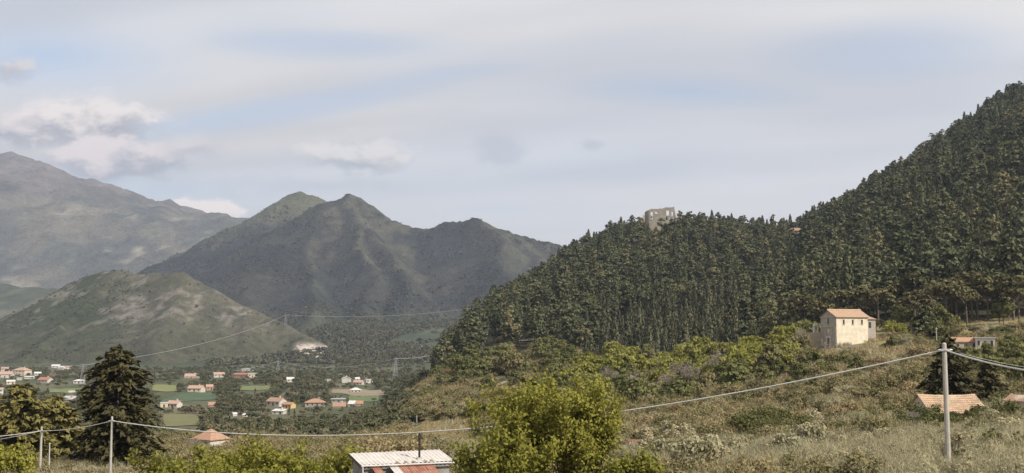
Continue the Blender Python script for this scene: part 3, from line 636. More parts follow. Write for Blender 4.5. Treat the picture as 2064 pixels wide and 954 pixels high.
def roof_mesh(kind, w, d, h, rise, ov, th=0.22):
    b = MB(); X, Yd = w/2+ov, d/2+ov
    if kind == 'gable':      # ridge along x
        k = rise/(d/2); e = h - k*ov
        for s in (-1, 1):
            top = [(-X, s*Yd, e), (X, s*Yd, e), (X, 0, h+rise), (-X, 0, h+rise)]
            vs = [(x, y, z+th) for x, y, z in top] + [(x, y, z+0.02) for x, y, z in top]
            fs = [(0,1,2,3), (7,6,5,4), (0,4,5,1), (1,5,6,2), (3,7,4,0)]
            b.add(vs, [f if s < 0 else tuple(reversed(f)) for f in fs])
    elif kind == 'hip':
        rl = max(0.0, w/2 - d/2); k = rise/(d/2); e = h - k*ov; c = [(-X,-Yd,e),(X,-Yd,e),(X,Yd,e),(-X,Yd,e)]
        vs = c + [(x,y,z+th) for x,y,z in c] + [(-rl,0,h+rise+th),(rl,0,h+rise+th)]
        b.add(vs, [(0,3,2,1),(0,1,5,4),(1,2,6,5),(2,3,7,6),(3,0,4,7),(4,5,9,8),(5,6,9),(6,7,8,9),(7,4,8)])
    elif kind == 'shed':
        k = rise/d; vs = [(-X,-Yd,h-k*ov),(X,-Yd,h-k*ov),(X,Yd,h+rise+k*ov),(-X,Yd,h+rise+k*ov)]; b.add(vs + [(x,y,z+th) for x,y,z in vs], [(0,3,2,1),(4,5,6,7),(0,1,5,4),(1,2,6,5),(2,3,7,6),(3,0,4,7)])
    else: b.box(-X, X, -Yd, Yd, h, h+max(th, rise))
    return b
def wall_mesh(kind, w, d, h, rise, down=1.5):
    b = MB()
    if kind == 'gable': b.add([(-w/2,-d/2,-down),(w/2,-d/2,-down),(w/2,d/2,-down),(-w/2,d/2,-down),(-w/2,-d/2,h),(w/2,-d/2,h),(w/2,d/2,h),(-w/2,d/2,h),(-w/2,0,h+rise),(w/2,0,h+rise)],
        [(0,1,5,4),(2,3,7,6),(1,2,6,9,5),(3,0,4,8,7),(4,5,9,8),(6,7,8,9),(3,2,1,0)])
    elif kind == 'shed': b.add([(-w/2,-d/2,-down),(w/2,-d/2,-down),(w/2,d/2,-down),(-w/2,d/2,-down),(-w/2,-d/2,h),(w/2,-d/2,h),(w/2,d/2,h+rise),(-w/2,d/2,h+rise)],
        [(3,2,1,0),(4,5,6,7),(0,1,5,4),(1,2,6,5),(2,3,7,6),(3,0,4,7)])
    else: b.box(-w/2, w/2, -d/2, d/2, -down, h)
    return b
def house(name, label, cat, px, pyb, wpx, hpx, rpx, kind, wm, rm, rot=12, nwin=3, depth=0.75, group='houses on the valley floor', storeys=1, chim=False, Y=None):
    x, y, z = on(px, Y) if Y else hit(px, pyb)
    s = y / F; w = wpx*s; h = hpx*s; rise = max(rpx*s*1.3, 0.25); d = max(w*depth, 3.0); SHOW.append((px-wpx*.5, pyb-hpx-rpx-1, px+wpx*.5, pyb-hpx*(0.45 if wpx < 40 else .15), y))
    o = empty(name, (x, y, z), R_(rot), label, cat, group)
    wall_mesh(kind, w, d, h, rise).build('wall', wm, o); rf = roof_mesh(kind, w, d, h, rise, min(0.6, w*.06)).build('roof', rm, o)
    if chim: MB().box(w*.18, w*.18+.9, -.4, .5, h+rise*.4, h+rise+1.3).build('chimney', wm, rf)
    if nwin:
        sh = h/storeys; wh = min(1.7, sh*0.42); ww = min(1.3, w/nwin*0.4)
        for st in range(storeys):
            for i in range(nwin):
                xx = -w/2 + w*(i+.5)/nwin
                if st == 0 and i == nwin//2: MB().box(xx-ww*.5, xx+ww*.5, -d/2-.05, -d/2+.1, 0, min(2.3, sh*.75)).build('door', dkdoor, o)
                else: window(o, xx, -d/2, st*sh + sh*0.36, ww, wh)
    return o
VH = [ # label, px, base y, width, wall, roof (px), kind, wall, roof, rot, windows, storeys
 ('small white cottage behind the hamlet at the left edge', 10, 748, 13, 5, 2, 'gable', W_white, T_pink, 20, 2, 1),
 ('white house with faded pink roof at the left edge, below the cream house', 12, 762, 26, 7, 4, 'gable', W_white, T_pink, 10, 3, 1),
 ('large two-storey cream house with faded tile roof in the left hamlet', 44, 757, 29, 10, 4, 'hip', W_cream, T_pink, -14, 4, 2),
 ('small white house right of the large cream house', 76, 758, 12, 5, 2, 'gable', W_white, T_white, 25, 2, 1),
 ('long low white shed under the cream house', 60, 764, 17, 4, 1, 'gable', W_white, T_white, 5, 0, 1),
 ('tiny white hut between two pale houses in the left hamlet', 39, 766, 9, 3, 1, 'flat', W_white, T_white, 15, 0, 1),
 ('white house with long red-pink roof beside the yellow-green pine', 92, 770, 24, 4, 4, 'gable', W_white, T_red, -18, 3, 1),
 ('pale house half hidden above the gold-green pine', 22, 775, 15, 5, 2, 'gable', W_cream, T_white, 20, 2, 1),
 ('long white farm building near the foot of the grassy hill', 113, 742, 15, 4, 2, 'gable', W_white, T_white, 8, 2, 1),
 ('low white barn, middle of three at the foot of the grassy hill', 125, 744, 13, 3, 2, 'gable', W_white, T_white, -12, 0, 1),
 ('small white barn, last of three at the foot of the grassy hill', 138, 744, 10, 3, 2, 'gable', W_white, T_pink, 25, 0, 1),
 ('white bungalow beside the lattice pylon left of the dark fir', 160, 774, 20, 5, 2, 'hip', W_white, T_white, 10, 3, 1),
 ('tall white house cut by the left edge of the view', 1, 798, 9, 13, 2, 'gable', W_white, T_pink, 30, 1, 2),
 ('orange walled house with pale blue-grey roof left of the dark fir', 139, 810, 23, 5, 4, 'shed', W_pink, T_grey, -6, 2, 1),
 ('small white shed behind the orange walled house', 145, 793, 11, 3, 1, 'gable', W_white, T_white, 10, 0, 1),
 ('pale farmhouse with faded roof, above the yellow-green field', 387, 762, 26, 3, 4, 'gable', W_cream, T_pink, 8, 3, 1),
 ('white house with pinkish roof left of the red walled house', 441, 760, 20, 5, 3, 'gable', W_white, T_pink, 22, 3, 1),
 ('red walled house in the row below the pylon', 486, 761, 24, 6, 2, 'gable', W_red, T_red, -4, 4, 1),
 ('cream block house right of the red walled house', 509, 761, 17, 7, 1, 'flat', W_cream, T_white, 12, 3, 1),
 ('long flat white roofed building behind the red walled house', 499, 748, 20, 3, 1, 'flat', W_white, T_white, 4, 3, 1),
 ('cream farmhouse with pink tile roof beside the green field', 396, 790, 28, 7, 4, 'gable', W_cream, T_pink, -10, 3, 1),
 ('pink house with white porch right of the cream farmhouse', 422, 788, 13, 7, 3, 'gable', W_pink, T_pink, 24, 2, 1),
 ('white house with pink roof and dark windows near the green field', 352, 822, 24, 8, 4, 'gable', W_white, T_pink, -20, 3, 1),
 ('plain cream block joined left of the white pink-roofed house', 331, 822, 14, 9, 1, 'flat', W_cream, T_white, 14, 1, 1),
 ('small shed with orange roof at the field edge', 428, 820, 14, 3, 4, 'gable', W_grey, T_orange, 10, 0, 1),
 ('tiny white hut among the trees above the hip-roofed house', 473, 839, 8, 4, 2, 'gable', W_white, T_white, 25, 0, 1),
 ('small pale hut beside the tiny white hut among trees', 495, 840, 9, 3, 2, 'gable', W_cream, T_white, -15, 0, 1),
 ('white gabled house with brown roof behind the yellow house', 558, 818, 32, 9, 5, 'gable', W_white, T_brown, -28, 3, 1),
 ('yellow house with orange gable roof beside the white gabled house', 582, 824, 22, 8, 3, 'gable', W_yellow, T_orange, -24, 3, 1),
 ('low white outbuilding in front of the yellow house', 563, 835, 23, 6, 2, 'shed', W_white, T_white, -12, 2, 1),
 ('grey house with broad orange hip roof in the valley', 635, 820, 38, 9, 5, 'hip', W_grey, T_orange, 8, 4, 1),
 ('long grey flat-roofed shed right of the orange hip roof', 683, 811, 27, 6, 1, 'flat', W_grey, T_grey, 4, 3, 1),
 ('low cottage with wide faded roof in front of the grey shed', 684, 822, 24, 3, 5, 'gable', W_cream, T_brown, 6, 2, 1),
 ('small house with white sheet roof right of the low cottage', 709, 820, 13, 5, 4, 'shed', W_grey, T_white, -8, 1, 1),
 ('small house with orange tile roof, last in the middle row', 725, 818, 13, 4, 4, 'gable', W_pink, T_orange, 10, 2, 1),
 ('broad white gabled house, uppermost of the white group', 698, 771, 24, 7, 3, 'gable', W_white, T_white, -80, 2, 1),
 ('small white house between two larger white houses', 720, 768, 9, 4, 2, 'gable', W_white, T_white, 20, 1, 1),
 ('low white house in front of the small white house', 723, 775, 18, 4, 3, 'gable', W_white, T_pink, -12, 3, 1),
 ('white box house at the end of the white group', 743, 772, 14, 6, 1, 'flat', W_white, T_white, 30, 2, 1),
 ('pale house with hip roof standing in the tan field', 717, 791, 21, 5, 3, 'hip', W_cream, T_white, 10, 3, 1),
 ('white house half hidden in the dark grove', 585, 770, 14, 5, 3, 'gable', W_white, T_white, 18, 2, 1),
 ('tiny white building right of the dark grove', 661, 769, 10, 3, 1, 'flat', W_white, T_white, 5, 0, 1)]
for v in VH:
    house('house', v[0], 'house', v[1], v[2], v[3], v[4], v[5], v[6], v[7], v[8], v[9], v[10], storeys=v[11], chim=v[3] > 22)
house('house', 'small white hut with orange pyramid roof behind the bare tree', 'house', 432, 896, 50, 20, 13, 'hip', W_white, T_orange, -32, 2, 0.95, None, Y=295)
house('house', 'small white house among pines on the nose of the wooded hill', 'house', 986, 669, 11, 9, 2, 'flat', W_white, T_white, 20, 1, 0.8, None, Y=690)
house('house', 'long reddish house on the saddle right of the castle hill', 'house', 1606, 474, 30, 13, 4, 'hip', W_pink, T_brown, -10, 5, 0.5, None, storeys=2, Y=1010)
house('house', 'long low house with orange roof above the conifer behind the pole', 'house', 1937, 690, 50, 17, 5, 'gable', W_grey, T_orange, 3, 3, 0.35, None, Y=290)
house('house', 'grey-white block building joined to the orange-roofed house', 'house', 1981, 690, 36, 22, 2, 'flat', W_white, T_grey, -22, 3, 0.7, None, Y=288)

# ------------------------------------------------------------------ chapel
def chapel():
    Y = 326; x, y, z = on(1684, Y); a = R_(17.5); z += 0.1
    SHOW.append((1640, 615, 1765, 696, Y))
    o = empty('chapel', (x, y, z), a, 'pale stone chapel with orange tile roof, sunlit side wall and shaded front', 'chapel')
    w, L, h, rise = 8.0, 10.8, 9.1, 1.9      # local: x along the side wall, y along the front; corner at origin
    sidem = mat('warm_plaster', (0.70, 0.62, 0.49), (0.52, 0.46, 0.36), 0.7, 0.95, 0.5, 2.5)
    frontm = mat('grey_stone_front', (0.36, 0.32, 0.27), (0.28, 0.25, 0.215), 0.9, 0.95, 0.5, 3.0)
    tilem = mat('chapel_tile', (0.52, 0.37, 0.26), (0.40, 0.28, 0.19), 1.8, 0.9, 0.5, 6.0)
    MB().add([(0,0,-2),(L,0,-2),(L,w,-2),(0,w,-2),(0,0,h),(L,0,h),(L,w,h),(0,w,h),(0,w/2,h+rise),(L,w/2,h+rise)], [(0,1,5,4),(2,3,7,6),(1,2,6,9,5),(3,0,4,8,7),(4,5,9,8),(6,7,8,9),(3,2,1,0)]).build('wall', sidem, o)
    f = MB().add([(-.14,-.05,-2),(-.14,w+.05,-2),(-.14,w+.05,h),(-.14,w/2,h+rise),(-.14,-.05,h),(-.01,-.05,-2),(-.01,w+.05,-2),(-.01,w+.05,h),(-.01,w/2,h+rise),(-.01,-.05,h)], [(4,3,2,1,0),(5,6,7,8,9),(0,1,6,5),(1,2,7,6),(2,3,8,7),(3,4,9,8),(4,0,5,9)]).build('facade', frontm, o)
    MB().box(-.30, -.145, -.12, w+.12, h-.28, h).build('cornice', stone, f); MB().box(-.26, -.145, -.08, w+.08, 5.9, 6.15).build('cornice', stone, f)
    for yy in (0.0, w-.55): MB().box(-.22, -.145, yy, yy+.55, -2, 5.9).build('pilaster', stone, f)
    r = MB(); ov = .45; k = rise/(w/2)
    for s in (0, 1):
        yo, ym = (-ov, w/2) if s == 0 else (w+ov, w/2); n = 30
        for i in range(n):    # rounded tile courses running down the slope
            x0 = -ov + (L+2*ov)*i/n; x1 = -ov + (L+2*ov)*(i+1)/n; xm = (x0+x1)/2; e, t = h-k*ov+.10, h+rise+.10
            r.add([(x0,yo,e),(xm,yo,e+.14),(x1,yo,e),(x0,ym,t),(xm,ym,t+.14),(x1,ym,t),(x0,yo,e-.16),(x1,yo,e-.16)], [f_ if s == 0 else tuple(reversed(f_)) for f_ in ((0,1,4,3),(1,2,5,4),(0,6,7,2,1))])
    rf = r.build('roof', tilem, o); MB().tube([(-ov, w/2, h+rise+.2), (L+ov, w/2, h+rise+.2)], .2, 6).build('ridge_cap', tilem, rf)
    MB().box(-.2, L+.2, -.28, -.02, h-.42, h-.12).build('eaves_cornice', frontm, o)
    dim = [(2.5, 6.8), (5.6, 6.8), (8.8, 6.8)]
    for (xx, zz) in dim:
        b = MB().box(xx-.30, xx+.30, -.03, .2, zz, zz+1.35).build('window', glass, o); MB().box(xx-.42, xx+.42, -.14, -.031, zz-.22, zz).build('sill', stone, b)
    b = MB().box(-.17, -.05, w/2-.38, w/2+.38, 6.9, 8.6).build('window', glass, o); MB().box(-.24, -.171, w/2-.52, w/2+.52, 6.7, 6.9).build('sill', stone, b)
    MB().box(-.2, -.1, w/2-.4, w/2+.4, 4.3, 5.3).build('niche', W_cream, o)
    d = MB().box(-.19, -.06, w/2-.65, w/2+.65, 0, 2.7).build('door', dkdoor, o)
    fr = MB(); fr.box(-.28, -.145, w/2-1.15, w/2-.65, 0, 2.7); fr.box(-.28, -.145, w/2+.65, w/2+1.15, 0, 2.7); fr.box(-.30, -.145, w/2-1.3, w/2+1.3, 2.7, 3.25); fr.build('door_surround', W_white, d)
    ax = L+.01; an = MB().box(ax, ax+3.6, 1.2, w-.8, -2, h-.8).build('annex', frontm, o)
    MB().add([(ax,.8,h-.8),(ax+4.0,.8,h-.8),(ax+4.0,w-.4,h-.8),(ax,w-.4,h-.8),(ax,w/2,h+.7),(ax+1.6,w/2,h+.7)], [(3,2,1,0),(0,1,5,4),(1,2,5),(2,3,4,5),(0,4,3)]).build('annex_roof', T_brown, an)
    MB().box(ax+1.2, ax+2.0, 1.1, 1.3, 5.8, 7.5).build('annex_window', glass, an)
chapel()
bx, by, bz = on(1642, 334)
g = empty('bell_gable', (bx, by, bz), R_(20), 'small white bell arch on a low wall left of the chapel', 'bell gable'); SHOW.append((1634, 630, 1652, 650, 334))
MB().box(-2.6, 2.4, -.35, .35, -2, 5.6).build('wall', stone, g)
arch = MB(); arch.box(-.75, -.32, -.3, .3, 5.6, 7.4); arch.box(.32, .75, -.3, .3, 5.6, 7.4)
arch.prism([(-.85, 7.4), (.85, 7.4), (.62, 7.95), (.25, 8.3), (-.25, 8.3), (-.62, 7.95)], -.34, .34); arch.build('arch', W_white, g)
MB().tube([(0,0,7.2),(0,0,7.0),(0,0,6.6),(0,0,6.45)], [.06,.16,.22,.30], 8).build('bell', mat('bronze', (.12,.10,.06), (.08,.07,.05), 4, .5, 0, None, .7), g)
p = [hit(*q) for q in ((1742, 703), (1775, 708), (1810, 713), (1850, 717))]
wl = MB()
for a, b in zip(p[:-1], p[1:]):
    n = 7
    for i in range(n):
        c = [a[k] + (b[k]-a[k])*i/n for k in range(2)]; e = [a[k] + (b[k]-a[k])*(i+.97)/n for k in range(2)]; za, zb = g1(*c), g1(*e)
        for q in (0,):
            wl.add([(c[0],c[1]-2.6,za-1.6),(e[0],e[1]-2.6,zb-1.6),(e[0],e[1]-2.2,zb-1.6),(c[0],c[1]-2.2,za-1.6),(c[0],c[1]-2.6,za+.35),(e[0],e[1]-2.6,zb+.35),(e[0],e[1]-2.2,zb+.35),(c[0],c[1]-2.2,za+.35)], [(3,2,1,0),(4,5,6,7),(0,1,5,4),(1,2,6,5),(2,3,7,6),(3,0,4,7)])
w_ = wl.build('retaining_wall', mat('road_wall_stone', (.38,.34,.28), (.27,.24,.20), .8, .95, .5)); tag(w_, 'long low stone wall edging the road below the chapel', 'wall')

# ------------------------------------------------------------------ ruined castle
def voxel_wall(name, m, parent, path, th, dz, occ, z0):
    """masonry wall on a ground-plan path with real openings; occ(i, k) says where stone stands"""
    rng = random.Random(5); n = len(path)-1; K = 40; b = MB(); ids = {}
    def v(i, k, s):
        if (i, k, s) not in ids:
            p = Vector(path[i]); q0 = Vector(path[max(0, i-1)]); q1 = Vector(path[min(n, i+1)]); d = (q1-q0).normalized(); nn = Vector((-d.y, d.x, 0))
            c = p + nn*(th*s) + Vector((rng.uniform(-.08,.08), rng.uniform(-.08,.08), z0 + k*dz + rng.uniform(-.12,.12))); ids[(i,k,s)] = len(b.v); b.v.append(tuple(c))
        return ids[(i,k,s)]
    for i in range(n):
        for k in range(K):
            if not occ(i, k): continue
            b.f.append((v(i,k,0), v(i+1,k,0), v(i+1,k+1,0), v(i,k+1,0))); b.f.append((v(i+1,k,1), v(i,k,1), v(i,k+1,1), v(i+1,k+1,1)))
            if not occ(i, k+1): b.f.append((v(i,k+1,0), v(i+1,k+1,0), v(i+1,k+1,1), v(i,k+1,1)))
            if k and not occ(i, k-1): b.f.append((v(i,k,0), v(i,k,1), v(i+1,k,1), v(i+1,k,0)))
            if i == 0 or not occ(i-1, k): b.f.append((v(i,k,0), v(i,k+1,0), v(i,k+1,1), v(i,k,1)))
            if i == n-1 or not occ(i+1, k): b.f.append((v(i+1,k,0), v(i+1,k,1), v(i+1,k+1,1), v(i+1,k+1,0)))
    return b.build(name, m, parent)
def castle():
    Y = 1060; s = Y/F; x0, _, z = on(1330, Y); base = z; BP = project(x0, Y, z)[1]; SHOW.append((1300, 414, 1364, 446, Y))
    o = empty('ruined_castle', (x0, Y, base-3), 0, 'roofless stone castle ruin with empty windows on the wooded hilltop', 'castle')
    cs = mat('castle_stone', (0.31, 0.275, 0.225), (0.22, 0.195, 0.16), 0.25, 0.95, 0.6, 1.2); cr = mat('castle_pink_stone', (0.42, 0.32, 0.27), (0.34, 0.27, 0.23), 0.3, 0.95, 0.5)
    # plan: rounded left corner then the straight front, px offsets
    step = 0.72; path = []; xl = (1303-1330)*s; xr = (1361-1330)*s
    for i in range(9): t = i/9*math.pi/2; path.append((xl + 4.2*(1-math.cos(t)) , 7.5 - 8.5*math.sin(t) + 1, 0))
    xx = path[-1][0]
    while xx < xr: xx += step; path.append((xx, -0.02*(xx-xl), 0))
    dz = 0.72; n = len(path)-1; rng = random.Random(3); top = [0]*(n+1)
    for i in range(n+1):
        px = 1330 + path[i][0]/s; tp = np.interp(px, [1302, 1306, 1312, 1330, 1345, 1358, 1361], [427, 424, 421.5, 420.5, 418.5, 417, 419]); top[i] = (3 + (BP-tp)*s + rng.uniform(-.25, .25)) / dz
    win = [(1315, 431, 3.2, 5.6), (1324.5, 430, 3.0, 5.0), (1347.5, 429, 4.6, 8.5), (1315.5, 441.5, 3.0, 6.0), (1346, 440, 3.0, 5.5), (1353.5, 441.5, 3.2, 4.6), (1358, 430, 2.6, 6.0), (1335, 443, 2.2, 4)]
    def occ(i, k):
        if i < 0 or i >= n or k < 0: return False
        if k + 0.5 > top[i]: return False
        px = 1330 + (path[i][0]+path[i+1][0])/2/s; py = BP - ((k+.5)*dz - 3)/s
        return not any(abs(px-a) < w/2+.8 and abs(py-b) < h/2+.7 for a, b, w, h in win) or i < 8
    voxel_wall('front_wall', cs, o, path, 1.5, dz, occ, 0)
    rp = [(xr+.3, 0.2 + j*1.0, 0) for j in range(16)]
    voxel_wall('side_wall', cs, o, [(p[0] + .35*j, p[1], 0) for j, p in enumerate(rp)], 1.3, dz, lambda i, k: 0 <= i < 15 and 0 <= k < ((BP-420)*s+3)/dz - i*1.35 - (i*7 % 3)*.6, 0)
    lp = [(xl - 7.5 + j*.75, 1.5 + .1*j, 0) for j in range(10)]
    voxel_wall('outer_wall', cr, o, lp, 1.2, dz, lambda i, k: 0 <= i < 9 and 0 <= k < ((BP-447)*s + 3 + i*.75 + (i*5 % 3)*.4)/dz, 0)
castle()

# ------------------------------------------------------------------ tile-roofed barns by the near pole
def barn(label, pxl, pxr, pyr, pye, Y, wh, rot, m, d):
    x0 = at(pxl, pyr, Y); x1 = at(pxr, pyr, Y); zr = x0[2]; L = x1[0]-x0[0]; cx = (x0[0]+x1[0])/2; ze = at(pxl, pye, Y)[2]; g = g1(cx, Y)
    o = empty('tiled_barn', (cx, Y, g), R_(rot), label, 'barn'); h = ze - g; rise = zr - ze; SHOW.append((pxl, pyr, pxr, pye, Y))
    wall_mesh('gable', L*.94, d, h, rise*.96).build('wall', stone, o); rng = random.Random(int(pxl)); r = MB(); n = max(10, int(L/.24)); m_ = 9
    for s in (-1, 1):
        for i in range(n):
            xa, xb = -L/2 + L*i/n, -L/2 + L*(i+1)/n; xm = (xa+xb)/2; row = []
            for j in range(m_+1):
                t = j/m_; yy = s*(d/2+.35)*(1-t); zz = h - .12 + (rise+.12)*t - .10*math.sin(math.pi*(i/n))*(0.4+t) + rng.uniform(-.02,.02) + .05; row.append([(xa,yy,zz),(xm,yy,zz+.075),(xb,yy,zz)])
            for j in range(m_):
                a, b = row[j], row[j+1]; vs = a + [(p[0],p[1],p[2]-.035) for p in b]; f = [(0,1,4,3),(1,2,5,4)]; r.add(vs, f if s < 0 else [tuple(reversed(q)) for q in f])
    r.build('roof', m, o); return o
tileold = mat('lichened_tile', (0.60, 0.40, 0.27), (0.38, 0.29, 0.20), 1.1, 0.95, 0.4, 5.0)
barn('long barn with lichened orange tile roof behind the tall pole', 1846, 1968, 795, 828, 118, 2.4, 6, tileold, 5.2)
barn('small shed with grey-brown gable roof at the right edge behind the bushes', 2036, 2085, 796, 806, 124, 1.5, -55, T_brown, 3.0)

# ------------------------------------------------------------------ metal shed with stove pipe
def metal_shed():
    Y = 77.0; A = at(703, 914, Y); b = R_(23); ex = Vector((math.cos(b), math.sin(b), 0)); ey = Vector((math.sin(b), -math.cos(b), 0)); SHOW.append((700, 872, 925, 954, Y))
    gx, gy = A[0]+ex.x*3.2+ey.x*1.6, A[1]+ex.y*3.2+ey.y*1.6; g = g1(gx, gy) ; ridge = A[2]-g
    o = empty('metal_shed', (A[0], A[1], g), b, 'grey shed with corrugated metal roof, rusty lean-to and black stove pipe', 'shed')  # local x along the ridge, -y towards the viewer
    L, D, drop = 6.6, 3.15, 0.48; sheetm = mat('weathered_zinc', (0.50, 0.46, 0.43), (0.62, 0.58, 0.54), 1.2, 0.6, 0.2, 8.0, 0.25); rust = mat('rusty_sheet', (0.21, 0.085, 0.055), (0.33, 0.17, 0.12), 1.6, 0.8, 0.3, 7.0); wallm = mat('shed_plank', (0.22, 0.205, 0.19), (0.30, 0.28, 0.26), 2.0, 0.9, 0.3)
    r = MB(); n = 132
    for i in range(n):
        z = lambda j: .028*math.cos(2*math.pi*j/6); x0, x1 = L*i/n, L*(i+1)/n
        r.add([(x0,0,ridge+z(i)),(x1,0,ridge+z(i+1)),(x1,-D,ridge-drop+z(i+1)),(x0,-D,ridge-drop+z(i))], [(3,2,1,0)])
    r.build('roof', sheetm, o)
    vg = lambda x: [(x,-.02,ridge+.02),(x,-D,ridge-drop+.02),(x,-D,ridge-drop-.16),(x,-.02,ridge-.16)]
    for x in (-.05, L+.01):
        a, c = vg(x), vg(x+.04); MB().add(a+c, [(0,1,2,3),(7,6,5,4),(0,4,5,1),(1,5,6,2),(2,6,7,3),(3,7,4,0)]).build('barge_board', mat('dark_board', (.06,.05,.045), (.09,.08,.07), 3), o)
    MB().add([(.25,-.2,-1),(L-.25,-.2,-1),(L-.25,-D+.25,-1),(.25,-D+.25,-1),(.25,-.2,ridge-.12),(L-.25,-.2,ridge-.12),(L-.25,-D+.25,ridge-drop-.06),(.25,-D+.25,ridge-drop-.06)], [(0,1,2,3),(7,6,5,4),(4,5,1,0),(5,6,2,1),(6,7,3,2),(7,4,0,3)]).build('wall', wallm, o)
    MB().tube([(0.02,-D-.08,ridge-drop-.06),(L+.1,-D-.08,ridge-drop-.10)], .06, 6).build('gutter', T_white, o); MB().tube([(.12,-D-.1,ridge-drop-.1),(.12,-D-.1,-.8)], .045, 6).build('downpipe', T_white, o)
    # lean-to of single rusty sheets, one pale, one missing
    x0 = .75; wd = .62; zt = ridge-drop-.16; ld = 2.3; ldrop = .62
    for k in range(7):
        if k == 1: continue
        q = MB(); xa = x0 + k*wd; m = 18
        for i in range(m):
            z = lambda j: .022*math.cos(2*math.pi*j/6); a, c = xa + (wd-.03)*i/m, xa + (wd-.03)*(i+1)/m; s = .16*((k*37) % 5 - 2)/3
            q.add([(a,-D+.15,zt+z(i)),(c,-D+.15,zt+z(i+1)),(c,-D-ld-s,zt-ldrop+z(i+1)),(a,-D-ld-s,zt-ldrop+z(i))], [(3,2,1,0)])
        q.build('roof_sheet', sheetm if k == 2 else rust, o)
    for xx in (x0+.05, x0+3.9): MB().box(xx, xx+.09, -D-ld+.1, -D-ld+.2, -1, zt-ldrop-.06).build('post', wallm, o)
    MB().box(x0, x0+4.1, -D-ld+.08, -D-ld+.2, zt-ldrop-.16, zt-ldrop-.05).build('beam', wallm, o); MB().box(x0+1.0, x0+1.5, -D+.2, -D+.26, -.5, 1.3).build('door', T_white, o)
    black = mat('sooty_steel', (.028,.024,.022), (.06,.04,.032), 5, .6, 0, None, .4); px, py = 4.35, -2.35; zb = ridge - drop*abs(py)/D
    pipe = MB().tube([(px,py,zb-.1),(px,py,zb+1.42)], .075, 10).build('stove_pipe', black, o); MB().add([(px-.09,py-.1,zb+1.42),(px-.09,py+.1,zb+1.42),(px+.26,py-.1,zb+1.36),(px+.26,py+.1,zb+1.36),(px-.02,py-.1,zb+1.78),(px-.02,py+.1,zb+1.78)], [(0,2,4),(1,5,3),(0,4,5,1),(2,3,5,4),(0,1,3,2)]).build('cowl', black, pipe)
    MB().box(px-.16, px+.16, py-.16, py+.16, zb-.05, zb+.13).build('flashing', T_grey, pipe)
    for i, (sx, sy) in enumerate(((3.2,-2.95),(3.75,-3.0),(4.6,-2.98),(5.1,-2.9),(2.6,-3.0))):
        st = MB().tube([(0,0,0),(0,0,.07),(0,0,.13)], [.13,.15,.07], 7).build('roof_stone', stone, loc=tuple(Vector((A[0],A[1],g)) + ex*sx - Vector((-ex.y, ex.x, 0))*(-sy) + Vector((0,0,ridge-drop*abs(sy)/D+.02)))); tag(st, 'grey stone weighing down the shed roof edge', 'stone', 'stones along the shed roof edge')
metal_shed()

# ------------------------------------------------------------------ poles and wires
polem = mat('grey_pole', (0.42, 0.39, 0.35), (0.33, 0.31, 0.28), 2.0, 0.85, 0.2); steel = mat('galvanised', (.42,.42,.42), (.34,.34,.35), 2, .5, 0, None, .5); wirem = mat('pale_cable', (.62,.61,.58), (.50,.49,.47), 3.0, .6)
def pole(label, px, ptop, Y, r0, r1, extra=0.0, lean=0.0):
    t = at(px, ptop, Y); g = g1(t[0], Y); H = t[2]-g; o = empty('utility_pole', (t[0], Y, g), 0, label, 'pole', 'utility poles')
    MB().tube([(-lean, 0, -1), (-lean*.5, 0, H*.5), (0, 0, H)], [r1, (r0+r1)/2, r0], 10).build('post', polem, o)
    MB().tube([(0, 0, H-.02), (0, 0, H+.06)], [r0*1.08, r0*.5], 10).build('cap', polem, o); MB().box(-r0*2.6, r0*2.6, -r0*1.2, -r0*.9, H-.42, H-.30).build('bracket', steel, o)
    for s in (-1, 1): MB().tube([(s*r0*2.3, -r0, H-.36), (s*r0*3.4, -r0, H-.36)], [.05, .03], 6).build('clamp', steel, o)
    SHOW.append((px-6, ptop-2, px+6, ptop + (230 if Y < 70 else 95 if Y < 120 else 60 if Y < 130 else 20), Y)); return Vector((t[0], Y, g+H-.36))
def cable(label, a, b, sag, r, n=40, group='overhead cables', twist=True):
    pts = []
    for i in range(n+1):
        t = i/n; p = Vector(a).lerp(Vector(b), t); p.z -= 4*sag*t*(1-t); pts.append(p)
    o = tag(MB().tube(pts, r, 6).build('cable', wirem), label, 'cable', group); return o
P1 = pole('tall grey pole in front of the barn and the dark conifer', 1903, 693, 65, .125, .165)
P2 = pole('thin grey pole in front of the tall dark fir', 226, 841, 110, .10, .14)
P3 = pole('short grey pole in front of the gold-green pine', 84, 862, 122, .11, .15)
P4 = Vector(at(2240, 762, 50)); P5 = Vector(at(-160, 905, 140)); P6 = Vector(at(-160, 890, 110))
cable('pale twisted cable sagging from the tall pole behind the green tree', P1, P2, 2.95, .05, 80)
cable('pale cable from the tall pole to the right edge', P1, P4, .35, .045); cable('cable between the thin pole and the short pole', P2, P3, .25, .04)
cable('lower cable from the short pole to the left edge', P3, P5, .3, .04); cable('upper cable from the short pole to the left edge', P3, P6, .2, .03)
Q1 = Vector(at(1935, 712, 88)); Q2 = Vector(at(2260, 756, 80)); cable('thin dark-backed wire below the pale cable at the right edge', Q1, Q2, .4, .018)
for (lb, px, pt, Y) in (('thin pole among pines beside the dirt track on the wooded hill', 1057, 680, 606), ('short pole beside the road on the hill terrace', 1012, 758, 470), ('slim post above the orange-roofed long house', 1887, 660, 300), ('wooden post on the meadow left of the pylon line', 840, 838, 330), ('thin pole beside the tan bank', 963, 640, 680)):
    pole(lb, px, pt, Y, .11, .14)
